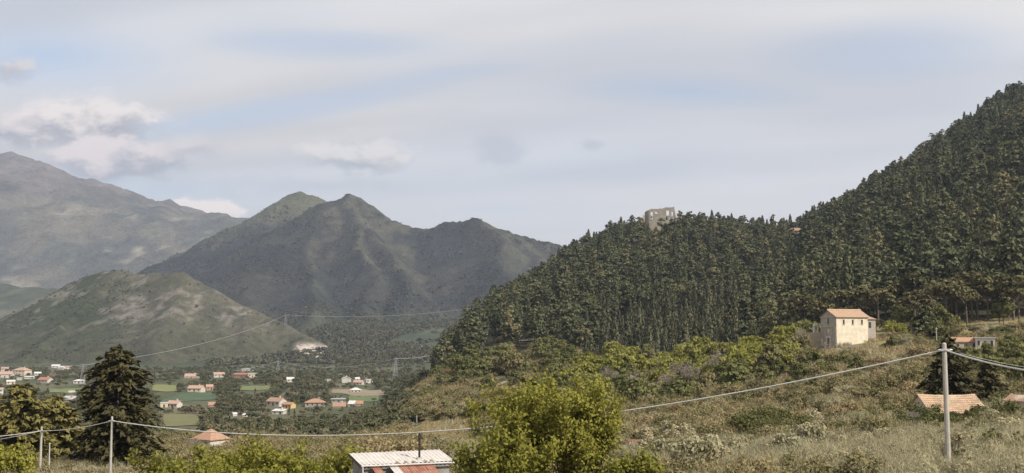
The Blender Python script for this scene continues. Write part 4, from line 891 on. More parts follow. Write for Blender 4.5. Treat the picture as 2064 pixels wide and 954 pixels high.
for (lb, px, pt, Y, H) in (('leaning white post in the scrub right of the leafy green tree', 1302, 920, 72, 1.3), ('thin white post below the gold-green pine', 101, 893, 105, 2.0)):
    t = at(px, pt, Y); tag(MB().tube([(t[0], Y, g1(t[0], Y)-.3), (t[0]-.04, Y, t[2])], .05, 8).build('post', W_white), lb, 'post').name = 'marker_post'
def pylon(label, px, ptop, pbase, w=5.0, Y=None):
    x, y, z = on(px, Y) if Y else hit(px, pbase); s = y/F; H = at(px, ptop, y)[2] - z; o = empty('lattice_pylon', (x, y, z), R_(20), label, 'pylon', 'pylons in the valley'); SHOW.append((px-5, ptop, px+5, pbase-8, y))
    cs = [(-1,-1),(1,-1),(1,1),(-1,1)]; wid = lambda t: w/2*(1-t)**1.1 + .35; r = .13
    for sx, sy in cs: MB().tube([(sx*wid(t), sy*wid(t), -.5 if t == 0 else H*t) for t in (0,.25,.5,.75,1)], r*1.3, 4).build('leg', steel, o)
    br = MB(); T = [0,.14,.28,.42,.55,.67,.78,.88,1]
    for a, b in zip(T[:-1], T[1:]):
        for i in range(4):
            p, q = cs[i], cs[(i+1) % 4]; br.tube([(p[0]*wid(a),p[1]*wid(a),H*a),(q[0]*wid(b),q[1]*wid(b),H*b)], r*.7, 3); br.tube([(q[0]*wid(a),q[1]*wid(a),H*a),(p[0]*wid(b),p[1]*wid(b),H*b)], r*.7, 3)
    b_ = br.build('bracing', steel, o); b_['kind'] = 'stuff'
    for t, L in ((.80, 4.2), (.90, 3.4), (.99, 2.4)): MB().tube([(-L,0,H*t),(0,0,H*t+.35),(L,0,H*t)], r, 4).build('cross_arm', steel, o)
    return Vector((x, y, z + H*.97))
Y1 = pylon('lattice pylon left of the tall dark fir', 166, 735, 776, 5.0); Y2 = pylon('lattice pylon below the grassy hill, behind the red walled house', 560, 728, 752, 5.0)
hx, hy = (577-1032)/F*2330, 2330.0; Y3p = Vector((hx, hy, float(hill_z(np.array([hx]), np.array([hy]))[0])))
Y4 = pylon('lattice pylon on the valley floor left of the wooded hill', 797, 722, 766, 5.5)
Y3 = Y3p + Vector((0, 0, 22)); Y0 = Vector(at(-200, 726, 1500)); Y5 = Vector(at(1080, 596, 2900)); Y6 = Vector(at(960, 690, 1350)); Y7 = Vector(at(330, 756, 1500))
o = empty('lattice_pylon', Y3p, R_(30), 'small lattice pylon low on the right flank of the grassy hill', 'pylon', 'pylons in the valley')
for sx, sy in ((-1,-1),(1,-1),(1,1),(-1,1)): MB().tube([(sx*2, sy*2, -1), (sx*.3, sy*.3, 22)], .22, 4).build('leg', steel, o)
for zz in (17, 20): MB().tube([(-3.2, 0, zz), (3.2, 0, zz)], .2, 4).build('cross_arm', steel, o)
for lb, a, b, sag in (('power line crossing the foot of the grassy hill', Y1, Y3, 12), ('power line from the left edge to the pylon by the fir', Y0, Y1, 5), ('power line crossing below the twin-peaked mountain', Y3, Y5, 22), ('power line from the valley pylon to the wooded hill', Y4, Y6, 5), ('power line below the grassy hill towards the red house', Y7, Y2, 6), ('power line between the two middle pylons', Y2, Y4, 9)):
    cable(lb, a, b, sag, .13, 40, 'power lines in the valley')

# ================================================================== plants
rng = np.random.default_rng(2024); rnd = random.Random(99)
K_pine = Kind('pine', [pine(s, h, r) for s, h, r in ((1, 13, 3.9), (2, 14.5, 3.5), (3, 12, 4.2), (4, 13.5, 3.2), (5, 11, 3.8), (6, 15, 3.7))], L_pine, bark)
K_dark = Kind('darkpine', [pine(s, h, r) for s, h, r in ((7, 14, 3.6), (8, 12, 4.2), (9, 15, 3.3))] + [spire(10, 14, 2.3, 330, .75, .1), spire(14, 12, 2.0, 300, .75, .1)], L_cool, bark)
K_umb = Kind('umbrella', [umbrella(11, 12, 5.0), umbrella(12, 13, 5.4), umbrella(13, 11, 4.6)], L_umb, bark)
K_cyp = Kind('cypress', [spire(21, 13, 1.25), spire(22, 11, 1.1), spire(23, 14, 1.4)], L_cyp, bark)
K_slim = Kind('slim', [spire(31, 11, 1.5, 200, .6, .15), spire(32, 12.5, 1.3, 200, .6, .12), spire(33, 10, 1.7, 210, .65, .1)], L_slim, bark)
K_spring = Kind('spring', [broad(41, 7.5, 4.0, 30, 24, .62, .15), broad(42, 8.5, 3.6, 28, 24, .62, .15), broad(43, 6.5, 4.4, 30, 24, .62, .1)], L_spring, bark)
K_mid = Kind('mid', [broad(51, 7.5, 3.8, 30, 24, .62, .12), broad(52, 8.5, 3.5, 28, 24, .62, .15), broad(53, 6.0, 3.9, 26, 24, .62, .1)], L_mid, bark)
K_val = Kind('val', [broad(61, 7.5, 3.9, 18, 11, 1.0, .1), broad(62, 9.5, 3.6, 18, 11, 1.0, .12), broad(63, 5.5, 3.8, 16, 11, 1.0, .1), spire(64, 10, 1.6, 90, .9, .05)], L_val, bark)
K_bare = Kind('bare', [bare(71, 7.5, 5, 700), bare(72, 8.5, 5, 700), bare(73, 6.5, 5, 600)], L_twig, greybark, 'crown')
K_sage = Kind('sage', [shrub(81, 1.7, 1.5, 1700, .115, .12), shrub(82, 1.4, 1.7, 1700, .11, .15), shrub(83, 2.0, 1.4, 1700, .115, .15)], L_sage, greybark, 'foliage', 'stem')
K_olv = Kind('olv', [shrub(84, 2.2, 1.8, 1500, .15, .06), shrub(85, 1.8, 1.9, 1500, .14, .08), shrub(86, 2.6, 1.7, 1500, .15, .06)], L_olive, bark, 'foliage', 'stem')
K_drk = Kind('drk', [shrub(87, 2.0, 1.9, 1400, .16), shrub(88, 2.5, 1.8, 1400, .16), shrub(89, 1.7, 2.1, 1400, .16)], L_dark, bark, 'foliage', 'stem')

def free(px, ptop, pbase, half, y, pad=1.0):
    for (a, b, c, d, Yv) in SHOW:
        if y < Yv + 4 and px + half*pad > a and px - half*pad < c and ptop < d and pbase > b: return False
    return True
for (a, b, c, d, _1, _2) in FIELDS:
    xs = [q[0] for q in (a, b, c, d)]; ys_ = [q[1] for q in (a, b, c, d)]; SHOW.append((min(xs)+14, min(ys_)+1.5, max(xs)-14, max(ys_)-1.5, hit(*d)[1]))

# ---- wooded hill: pines
def spot_words(px, y, py):
    if px < 1010: return 'on the nose of the wooded hill above the road'
    if px < 1200: return 'on the left flank of the castle hill'
    if px < 1480: return 'on the slope under the ruined castle' if py > 520 else 'on the crest beside the ruined castle'
    if px < 1660: return 'in the hollow between castle hill and steep slope'
    if px < 1820: return 'on the slope above the chapel' if py > 480 else 'near the skyline left of the steep slope'
    return 'above the long orange-roofed house' if py > 480 else 'high on the steep slope at the right edge'
LOOK = ['broad dark green pine', 'tall dark pine', 'layered spreading pine', 'narrow dark pine', 'low rounded pine', 'tall ragged pine']
LOOK2 = ['cool dark pine', 'broad blackish pine', 'tall blackish pine', 'pointed dark conifer', 'short pointed conifer']
def hill_wood():
    gsp = 7.6; xs = np.arange(-140, 900, gsp); ys = np.arange(330, 1330, gsp); X, Y = np.meshgrid(xs, ys); X = (X + rng.uniform(-.45, .45, X.shape)*gsp).ravel(); Y = (Y + rng.uniform(-.45, .45, Y.shape)*gsp).ravel()
    ok = forest(X, Y) & (1032 + F*X/Y < 2240); X, Y = X[ok], Y[ok]; Z = gz(X, Y); px, py = project(X, Y, Z); pt = project(X, Y, Z+15)[1]
    vis = np.ones(len(X), bool)
    for t in np.linspace(0.3, 0.985, 40): vis &= gz(X*t, Y*t) + np.where(forest(X*t, Y*t), 5.0, 0.0) < (Z+13)*t + 6.0
    vis &= (rng.random(len(X)) < 0.93); X, Y, Z, px, py, pt = (q[vis] for q in (X, Y, Z, px, py, pt)); S = rng.uniform(.42, 1.08, len(X))**1.1 * 1.55 * np.where(Y > 880, .95, 1.0)
    slim = (px > 1215) & (px < 1490) & (Y < 640 + (px-1215)*.1) & (py > 600); skip = np.array([not free(a, c, b, 7, y, .4) for a, b, c, y in zip(px, py, pt, Y)])
    skip |= (np.abs(px-1332) < 32) & (Y > 1050) & (Y < 1082); cl = fbm(X/38, Y/38+20, 3); skip |= (cl > .66) & (rng.random(len(X)) < .5)
    P = np.where(~slim & ~skip)[0]; order = P[np.argsort(Y[P] - 0.0*px[P])]; inv = (px[order] > -5) & (px[order] < 2070); chosen = order[inv][:300]; rest = np.setdiff1d(P, chosen)
    for i in chosen:
        k = int(rng.integers(6)); cold = fbm(X[i:i+1]/55, Y[i:i+1]/55+70, 3)[0] + rng.normal()*.09 > .5; (K_dark if cold else K_pine).put('pine_tree', (LOOK2[k % 5] if cold else LOOK[k]) + ' ' + spot_words(px[i], Y[i], py[i]), 'tree', 'pines of the wooded hill', (X[i], Y[i], Z[i]), k, rng.uniform(0, 6.28), (S[i], S[i], S[i]*rng.uniform(.9, 1.15)))
    pk = rng.integers(0, 6, len(rest)); tone = fbm(X[rest]/55, Y[rest]/55+70, 3) + rng.normal(size=len(rest))*.09; pk = np.where(tone > .5, 6 + rng.integers(0, 5, len(rest)), pk); pk = np.where(rng.random(len(rest)) < np.where(tone < .5, .26, .10), 11 + rng.integers(0, 3, len(rest)), pk)
    scatter('pine_forest', fused(K_pine) + fused(K_dark) + fused(K_mid), np.c_[X[rest], Y[rest], Z[rest]], S[rest], rng.uniform(0, 6.28, len(rest)), pk, 'mass of dark pines covering the castle hill and steep slope', 'forest')
    P = np.where(slim & ~skip)[0]; P = P[np.argsort(Y[P])]
    for i in P[:260]:
        k = int(rng.integers(3)); K_slim.put('slender_conifer', ['slender pale-tipped conifer', 'tall slender conifer', 'short slender conifer'][k] + (' in the plantation under the castle' if px[i] < 1350 else ' in the plantation towards the chapel'), 'tree', 'slender conifers of the plantation', (X[i], Y[i], Z[i]), k, rng.uniform(0, 6.28), (S[i]*1.1, S[i]*1.1, S[i]*1.15))
    if len(P) > 260: q = P[260:]; scatter('conifer_plantation', fused(K_slim), np.c_[X[q], Y[q], Z[q]], S[q]*1.1, rng.uniform(0, 6.28, len(q)), rng.integers(0, 3, len(q)), 'far rows of slender conifers behind the plantation edge', 'forest')
hill_wood()
def put_at(K, name, label, cat, group, px, Y, k, s, sz=None):
    x, y, z = on(px, Y); return K.put(name, label, cat, group, (x, y, z), k, rnd.uniform(0, 6.28), (s, s, sz or s))
# cypresses on the skyline and slope: px, distance, scale
for i, (px, Y, s, w) in enumerate(((1372, 1058, 1.1, 'just right of the castle ruin'), (1437, 1050, 1.05, 'tallest on the crest right of the castle'), (1467, 1052, .85, 'in the crest row between castle and saddle'), (1500, 1050, 1.0, 'on the crest above the hollow'), (1562, 1010, .9, 'left of the reddish house'), (1588, 1000, 1.25, 'close beside the reddish house'), (1633, 1030, .8, 'right of the reddish house'),
        (1664, 1040, 1.0, 'where the steep slope meets the sky'), (1896, 990, 1.0, 'alone on the skyline of the steep slope'), (1613, 690, 1.1, 'below the reddish house'), (1858, 560, 1.0, 'among pines above the chapel road'), (2035, 560, 1.2, 'tall at the right edge among pines'), (1540, 455, .9, 'at the wood edge left of the chapel'), (1600, 420, .8, 'behind the bell arch'))):
    put_at(K_cyp, 'cypress_tree', 'dark narrow cypress ' + w, 'tree', 'cypresses', px, Y, i, s)
# umbrella pines above the chapel
UMB = [(1478, 520, 1.0), (1515, 500, 1.1), (1548, 515, 1.0), (1585, 470, 1.1), (1622, 450, 1.15), (1655, 470, 1.0), (1690, 440, 1.1), (1728, 430, 1.0), (1768, 425, 1.05), (1808, 428, 1.0), (1846, 415, 1.15), (1884, 410, 1.05), (1920, 405, 1.0), (1958, 400, 1.1), (1998, 398, 1.05), (2040, 392, 1.1)]
UMB = [(px, Y if px < 1600 else float(forest_edge(px)) - 14 + 18*rnd.random(), s*1.2) for px, Y, s in UMB] + [(px, 346 + 22*rnd.random(), rnd.uniform(1.0, 1.3)) for px in range(1842, 2080, 21)]
for i, (px, Y, s) in enumerate(UMB):
    w = 'in the hollow left of the chapel' if px < 1600 else 'behind the bell arch and chapel roof' if px < 1700 else 'on the wood edge right of the chapel' if px < 1830 else 'above the conifer and tall pole' if px < 1930 else 'above the grey-white block building'
    put_at(K_umb, 'umbrella_pine', ('large ' if s > 1.28 else 'middling ' if s > 1.2 else 'smaller ') + 'domed umbrella pine ' + w, 'tree', 'umbrella pines at the wood edge', px, Y, i, s)
# spring-green and mid-green trees along the foot of the wood
def belt(K, name, looks, group, n, pxr, yr, sr, where, sz=1.0, seed=0):
    r = random.Random(seed); c = 0; tries = 0
    while c < n and tries < n*30:
        tries += 1; px = r.uniform(*pxr); Y = yr[0] + (yr[1]-yr[0])*r.random() + (float(forest_edge(px)) if yr[1] < 150 else 0); x, y, z = on(px, Y); s = r.uniform(*sr); a, b = project(x, y, z), project(x, y, z+8*s*sz)
        if not free(a[0], b[1], a[1], 4*s*F/Y, Y, .7): continue
        k = r.randrange(3); K.put(name, looks[k] + ' ' + where(a[0]), 'tree', group, (x, y, z-.2), k, r.uniform(0, 6.28), (s, s, s*sz*r.uniform(.9, 1.15))); c += 1
wd = lambda p: ('above the leafy green tree' if p < 1230 else 'below the slender conifers' if p < 1480 else 'between plantation and chapel' if p < 1640 else 'right of the chapel road')
belt(K_spring, 'spring_tree', ['round bright yellow-green tree', 'tall bright yellow-green tree', 'spreading bright yellow-green tree'], 'bright green trees along the wood foot', 40, (1190, 1520), (-75, 0), (1.05, 1.6), wd, seed=1)
belt(K_spring, 'spring_tree', ['round yellow-green tree', 'tall yellow-green tree', 'wide yellow-green tree'], 'bright green trees along the wood foot', 24, (1170, 1560), (-135, -60), (.95, 1.4), wd, seed=12)
belt(K_spring, 'spring_tree', ['round fresh green tree', 'tall fresh green tree', 'low fresh green tree'], 'bright green trees along the wood foot', 20, (1470, 1650), (-80, -5), (.85, 1.25), wd, seed=2)
belt(K_mid, 'broadleaf_tree', ['round olive-green tree', 'tall olive-green tree', 'low olive-green tree'], 'olive-green trees along the wood foot', 34, (1180, 1660), (-115, -10), (.9, 1.35), wd, seed=3)
belt(K_mid, 'broadleaf_tree', ['round olive-green tree', 'tall olive-green tree', 'low olive-green tree'], 'olive-green trees along the hill road', 60, (872, 1150), (-115, -15), (1.0, 1.5), lambda p: 'at the tip of the wooded hill' if p < 940 else 'above the road under the pine wood' if p < 1040 else 'behind the top of the leafy green tree', seed=4)
belt(K_mid, 'broadleaf_tree', ['round olive-green tree', 'tall olive-green tree', 'low olive-green tree'], 'olive-green trees by the chapel', 30, (1760, 2090), (325, 395), (.7, 1.15), lambda p: 'right of the chapel beside the road' if p < 1880 else 'behind the long orange-roofed house' if p < 1990 else 'behind the block building at the right edge', seed=5)
belt(K_spring, 'spring_tree', ['round bright green tree', 'tall bright green tree', 'spreading bright green tree'], 'bright green trees by the chapel', 5, (1745, 1830), (322, 350), (.5, .75), lambda p: 'beside the chapel annex', seed=6)
belt(K_mid, 'broadleaf_tree', ['round dull green tree', 'tall dull green tree', 'low dull green tree'], 'dull green trees at the right edge', 16, (1930, 2120), (170, 280), (.6, 1.0), lambda p: 'below the grey-white block building' if p < 2010 else 'at the right edge above the small shed', seed=7)
belt(K_mid, 'broadleaf_tree', ['round olive tree', 'tall olive tree', 'low olive tree'], 'olive trees below the road terrace', 80, (830, 1340), (230, 450), (.5, 1.05), lambda p: 'on the tan bank below the road' if p < 1000 else 'behind the leafy green tree' if p < 1220 else 'beside the bare trees', seed=8)
for sd, K, nm, ad, n, pr, yr, sr in ((21, K_mid, 'broadleaf_tree', 'olive-green', 95, (1000, 1640), (255, 410), (.75, 1.25)), (22, K_spring, 'spring_tree', 'lime-green', 36, (1130, 1600), (300, 410), (.75, 1.25)), (23, K_mid, 'broadleaf_tree', 'dusty green', 26, (1380, 1800), (225, 330), (.4, .75))):
    belt(K, nm, ['round %s tree' % ad, 'tall %s tree' % ad, 'broad %s tree' % ad], ad + ' trees of the layered band', n, pr, yr, sr, lambda p: 'on the slope behind the large leafy tree' if p < 1250 else 'in the band above the sagging cable' if p < 1480 else 'in the band left of the chapel road', seed=sd)
K_olt = Kind('olivetree', [broad(201, 7.0, 4.0, 30, 30, .42, .1), broad(202, 6.2, 4.2, 30, 30, .42, .1), broad(203, 7.6, 3.7, 30, 30, .42, .1)], L_sage, greybark)
belt(K_olt, 'olive_tree', ['round grey-green olive tree', 'low grey-green olive tree', 'tall grey-green olive tree'], 'grey-green olive trees in the rough ground', 60, (1290, 2080), (68, 215), (.26, .5), lambda p: 'right of the large leafy tree' if p < 1500 else 'in the scrub below the chapel' if p < 1800 else 'near the tall pole', seed=24)
BARE = [(1255, 330, 1.49), (1292, 300, 1.35), (1318, 285, 1.69), (1345, 300, 1.49), (1385, 300, 1.49), (1402, 290, 1.35), (1425, 320, 1.49), (1452, 318, 1.62), (1478, 315, 1.49), (1500, 320, 1.22), (1230, 350, 1.35), (1550, 330, 1.22), (1582, 335, 1.08), (1625, 330, 1.22), (1660, 318, 0.94), (1362, 330, 1.62)]
for i, (px, Y, s) in enumerate(BARE):
    put_at(K_bare, 'bare_tree', ['spreading', 'tall', 'low'][i % 3] + ' bare grey-brown tree ' + ('behind the cable right of the leafy tree' if px < 1330 else 'in the middle of the bare row' if px < 1440 else 'at the chapel end of the bare row' if px < 1540 else 'in the scrub below the chapel'), 'tree', 'bare trees under the wood', px, Y, i, s)
for px, Y, s, w in ((388, 215, .75, 'pale bare tree leaning before the orange pyramid roof'), (365, 205, .5, 'small pale bare tree left of the orange pyramid roof'), (1280, 110, .45, 'small pale bare tree beside the rusty bench right of the leafy tree'), (1520, 95, .42, 'thin pale sapling in front of the dark bush'), (1535, 98, .5, 'thin bare sapling beside the pale sapling')):
    put_at(K_bare, 'bare_tree', w, 'tree', None, px, Y, int(px), s)

# ---- valley floor trees and far scrub
def valley():
    r = np.random.default_rng(5); n = 12000; px = r.uniform(-60, 900, n); Y = np.exp(r.uniform(math.log(330), math.log(2300), n)); X = (px-1032)/F*Y; Z = gz(X, Y)
    dens = fbm(X/90, Y/200, 4); keep = (dens > .43 + .05*(Y < 800)) | (r.random(n) < .24); grove = (px > 500) & (px < 665) & (Y > 1000) & (Y < 1350); keep |= grove
    keep &= px < 860 - np.clip((Y-450)*-.2, 0, 40); S = r.uniform(.45, 1.0, n) * np.where(grove, 1.35, 1.0) * np.where((Y < 600), .9, 1.0); keep &= ~((Y > 1780) & (px < 690)); a = project(X, Y, Z)[1]; b = project(X, Y, Z+8.0*S)[1]
    idx = [i for i in np.where(keep)[0] if free(px[i], b[i], a[i], 3.6*S[i]*F/Y[i], Y[i], .8)]
    pts = sorted(idx, key=lambda i: Y[i]/S[i]); used = []; cell = {}
    for i in pts:
        k = (int(X[i]//5), int(Y[i]//5))
        if k in cell: continue
        cell[k] = 1; used.append(i)
    looks = ['round dark green tree', 'tall dark green tree', 'low dark green bushy tree', 'narrow dark tree']
    def where(px, Y):
        if px < 150: return 'near the left hamlet' if Y > 800 else 'behind the gold-green pine'
        if px < 330: return 'behind the tall dark fir'
        if px < 480: return 'beyond the green field' if Y > 900 else 'between the green field and the pyramid roof'
        if px < 680: return 'in the dark grove above the yellow house' if Y > 900 else 'below the grey house with orange hip roof'
        return 'around the white house group' if Y > 900 else 'at the foot of the tan bank'
    for i in used[:300]:
        k = int(r.choice(4, p=[.4, .28, .27, .05])); K_val.put('valley_tree', looks[k] + ' ' + where(px[i], Y[i]), 'tree', 'trees on the valley floor', (X[i], Y[i], Z[i]-.3), k, r.uniform(0, 6.28), (S[i]*1.05, S[i]*1.05, S[i]))
    q = np.array(used[300:]); scatter('valley_woodland', fused(K_val), np.c_[X[q], Y[q], Z[q]-.3], S[q], r.uniform(0, 6.28, len(q)), r.choice(4, size=len(q), p=[.4, .28, .27, .05]), 'scattered far trees and hedges across the valley floor', 'woodland')
valley()
far_clump = [mesh_np('far_clump', *pads_cloud([((0, 0, 2.2), 3.0, 2.4), ((2.2, .6, 1.6), 2.0, 1.6), ((-1.6, -1.2, 1.6), 2.2, 1.7)], 9, 2.0, np.random.default_rng(s)), m) for s, m in ((1, L_val), (2, L_val), (3, leafmat('heath_leaf', (0.042, 0.045, 0.03), (0.085, 0.08, 0.052), .15)))]
def far_scrub():
    r = np.random.default_rng(8)
    # piedmont wood between the valley and the twin peaks
    n = 9000; px = r.uniform(420, 1080, n); Y = np.exp(r.uniform(math.log(1900), math.log(3300), n)); X = (px-1032)/F*Y; z0 = gz(X, Y); zt = twin_z(X, Y); zh = np.where((X > -1740) & (X < -270) & (Y > 1810) & (Y < 3090), hill_z(X, Y), -999); ok = (zh < z0 + 2); Z = np.where(Y > 2790, np.maximum(z0, zt), z0)
    ok &= fbm(X/120, Y/300, 4) > .40; A = np.c_[X, Y, Z-.5][ok]; sa = r.uniform(.8, 1.7, len(A))
    n = 46000; X = r.uniform(-2200, 1200, n); Y = r.uniform(2900, 5000, n); Z = twin_z(X, Y); e = 20.0; gx = (twin_z(X+e, Y) - twin_z(X-e, Y))/(2*e); ok = (Z > gz(X, Y) + 3) & ((gx > -.12 + .5*(fbm(X/150, Y/150, 4)-.5)) | (r.random(n) < .10)) & (fbm(X/70+3, Y/70, 4) + r.normal(size=n)*.05 > .45); B = np.c_[X, Y, Z-.6][ok]; sb = r.uniform(.35, 1.5, len(B))
    n = 16000; X = r.uniform(-1700, -300, n); Y = r.uniform(1850, 2750, n); Z = hill_z(X, Y); pxx = 1032+F*X/Y; w = np.where(pxx < 300, .55, .02) + np.where(Z < -20, .4, 0) * (fbm(X/60, Y/60, 3) > .5); ok = (Z > gz(X, Y)+1) & (r.random(n) < w) & (fbm(X/45, Y/45, 3) > .46); C = np.c_[X, Y, Z-.4][ok]; sc_ = r.uniform(.2, .9, len(C))
    for nm, P, s, lb in (('piedmont_wood', A, sa, 'low grey-green wood on the flat below the twin-peaked mountain'), ('mountain_scrub', B, sb, 'dark scrub and woodland covering the twin-peaked mountain'), ('hill_scrub', C, sc_, 'low dark scrub scattered over the grassy hill')):
        scatter(nm, far_clump, P, s, r.uniform(0, 6.28, len(P)), r.integers(0, 3, len(P)), lb, 'scrub')
    K_hb = Kind('hillbush', [((broad(91, 6, 3.6, 10, 8, 1.5, .1))), broad(92, 5, 4.0, 10, 8, 1.5, .1)], L_val, bark)
    for i, (px, py, s) in enumerate(((560, 657, 1.1), (396, 620, 1.3), (372, 655, 1.0), (430, 626, .8), (492, 640, .8), (610, 668, .9), (345, 672, .8), (302, 590, .9), (300, 605, .7), (455, 605, .6), (520, 635, .6), (398, 575, .7), (425, 640, .7), (470, 660, .7), (320, 650, .6), (590, 690, .9), (575, 700, .9), (605, 684, .7), (540, 672, .6), (410, 690, .8))):
        d = ray(px, py); t = np.linspace(1800, 2700, 500); zz = d[2]/d[1]*t; hh = hill_z(d[0]/d[1]*t, t); k = int(np.argmax(zz <= hh))
        if zz[k] > hh[k]: continue
        K_hb.put('hill_bush', ['round', 'spreading'][i % 2] + ' dark bush on the ' + ('sunlit right flank' if px > 480 else 'upper face' if py < 610 else 'middle face') + ' of the grassy hill', 'bush', 'dark bushes on the grassy hill', (d[0]/d[1]*t[k], t[k], hh[k]-.4), i, i*1.3, (s, s, s))
    # pale boulders of the old quarry at the right foot of the hill
    for i, (px, py, s) in enumerate(((606, 712, 5), (618, 716, 7), (632, 712, 8), (645, 716, 7), (656, 718, 6), (648, 704, 5), (600, 700, 4), (640, 722, 6), (624, 706, 5))):
        d = ray(px, py); t = np.linspace(1800, 2600, 500); zz = d[2]/d[1]*t; hh = np.maximum(hill_z(d[0]/d[1]*t, t), gz(d[0]/d[1]*t, t)); k = int(np.argmax(zz <= hh)); rr = random.Random(i); b = MB(); vs = []
        for a in range(3):
            for j in range(8): q = 6.283*j/8 + a*.3; rad = (1.25, 1.0, .45)[a]*rr.uniform(.7, 1.25); vs.append((math.cos(q)*rad*s, math.sin(q)*rad*s, (-.6, .35, .8)[a]*s*.8*rr.uniform(.8, 1.2)))
        b.add(vs, [(a*8+j, a*8+(j+1) % 8, a*8+8+(j+1) % 8, a*8+8+j) for a in (0, 1) for j in range(8)] + [tuple(16+j for j in range(8))])
        tag(b.build('quarry_rock', mat('quarry_stone', (.44, .38, .34), (.34, .29, .26), .15, .95, .6, .6), loc=(d[0]/d[1]*t[k], t[k], hh[k])), 'pale pinkish rock at the right foot of the grassy hill', 'rock', 'rocks of the pale outcrop')
far_scrub()

# ---- single near trees
def single(name, label, gen, lm, px, Y, part='crown', trunk='trunk', dz=0.0, tm=None, rz=0.0, sc_=(1, 1, 1)):
    return Kind(name, [gen], lm, tm or bark, part, trunk).put(name, label, 'tree', None, (on(px, Y)[0], Y, on(px, Y)[2]+dz), 0, rz, sc_)
def top_h(px, pt, Y): return at(px, pt, Y)[2] - on(px, Y)[2]
single('fir_tree', 'tall dense dark fir behind the thin pole', whorl_fir(101, top_h(245, 700, 130)/.98, 5.6, 46, .36, 18, .16, .52, 2.4), L_fir, 245, 130)
single('fir_tree', 'dark spreading conifer behind the tall grey pole', whorl_fir(102, top_h(1903, 676, 150)/.98, 4.9, 26, .40, 11, .20, .75), L_fir, 1906, 150)
single('fir_tree', 'smaller dark conifer right of the one behind the pole', whorl_fir(103, top_h(1985, 726, 158)/.98, 3.0, 16, .40, 10, .20, .8), L_fir, 1985, 158)
single('cedar_tree', 'layered green cedar between chapel road and conifer', whorl_fir(104, top_h(1862, 615, 335)/.98, 6.0, 20, .7, 9, .12, .7), L_pine, 1862, 335)
single('cedar_tree', 'slim layered cedar right of the chapel road cedar', whorl_fir(105, top_h(1895, 640, 340)/.98, 4.0, 18, .7, 8, .12, .7), L_pine, 1893, 342)
single('gold_pine', 'broad gold-green pine behind the short pole', whorl_fir(106, top_h(58, 776, 140)/.98, 4.8, 26, .42, 17, .08, .5, 2.2), L_gold, 52, 140)
single('gold_pine', 'gold-green bushy pine beside the tall dark fir', whorl_fir(107, top_h(118, 800, 158)/.98, 4.3, 24, .42, 17, .06, .5, 2.2), L_gold, 122, 158)
single('leafy_tree', 'large leafy yellow-green tree, tallest plant in front', leafy(119, top_h(1122, 733, 60), 24, 40000, .12, .34, 4, .08, .7, .55), L_near, 1118, 60)
single('leafy_tree', 'smaller leafy green tree joined left of the large one', leafy(112, top_h(1000, 845, 57), 9, 9500, .14, .33, 4, .06, .3, .35), L_near, 1003, 57)
single('leafy_tree', 'low leafy yellow-green bush right of the large leafy tree', leafy(113, top_h(1250, 905, 56), 6, 5500, .15, .4, 4, .05, .5), L_near, 1248, 56)
for i, (px, pt, Y, lb) in enumerate(((430, 900, 66, 'left'), (505, 884, 68, 'middle'), (575, 896, 66, 'right'), (640, 915, 68, 'last'))):
    single('willow_bush', {'left': 'yellow-green shooting bush, first of the row left of the metal shed', 'middle': 'tallest yellow-green shooting bush left of the metal shed', 'right': 'yellow-green shooting bush, third of the row left of the metal shed', 'last': 'lower yellow-green bush nearest the metal shed wall'}[lb], leafy(120+i, top_h(px, pt, Y), 12, 10000, .15, .36, 3, .05, 1.1, .5), L_near, px, Y, 'foliage', 'stem')
for i, (px, pt, Y, lb) in enumerate(((718, 884, 92, 'dense olive-yellow bush behind the left end of the metal shed'), (790, 882, 95, 'olive-yellow bush behind the stove pipe'), (855, 884, 96, 'dull olive bush behind the right end of the metal shed'), (15, 870, 96, 'bright green bush at the left edge under the cables'), (690, 892, 88, 'yellow-green bush behind the shed corner'))):
    single('garden_bush', lb, leafy(130+i, top_h(px, pt, Y), 9, 4200, .19, .45, 3, .05, .8), L_near if i in (3, 4) else L_olive, px, Y, 'foliage', 'stem')
for i, (px, pt, Y, lb) in enumerate(((1520, 815, 120, 'dark green shrub tree beside the thin saplings'), (1690, 848, 112, 'wide dark green shrub below the middle of the long barn'), (1740, 860, 108, 'dark green shrub right of the wide dark shrub'), (1790, 775, 175, 'small green tree in the dry field left of the barn'), (1575, 815, 125, 'round green shrub left of the dry field'), (1985, 868, 100, 'very dark evergreen shrub right of the tall pole'), (2040, 872, 98, 'dark evergreen shrub at the right edge'), (1850, 838, 104, 'dark shrub below the left end of the long barn'), (1330, 850, 150, 'round olive bush beside the rusty bench'), (1625, 935, 60, 'dark purple-brown shrub at the bottom edge'), (1700, 938, 60, 'second dark brown shrub at the bottom edge'), (1838, 806, 111, 'tall green shrub against the left gable of the long barn'), (1872, 822, 109, 'green shrub covering the long barn wall left of the pole'), (1940, 824, 109, 'green shrub covering the long barn wall right of the pole'), (1982, 812, 112, 'green shrub at the right end of the long barn'), (2030, 808, 116, 'green shrub beside the small shed at the right edge'))):
    h = max(1.4, top_h(px, pt, Y)); k = h/2.0
    single('evergreen_shrub', lb, shrub(140+i, h, max(1.5, h*.8), 1900, .17), L_dark, px, Y, 'foliage', 'stem')
bx, by, bz = on(1286, 140); o = empty('field_bench', (bx, by, bz), R_(8), 'low rusty bench beside the small pale bare tree', 'bench')
MB().box(-1.6, 1.6, -.3, .3, .75, .9).build('seat', mat('rust_board', (.34, .15, .10), (.26, .12, .08), 2), o); SHOW.append((1255, 860, 1315, 880, 140))
for s in (-1.3, 1.3): MB().box(s-.1, s+.1, -.25, .25, -.5, .75).build('leg', stone, o)

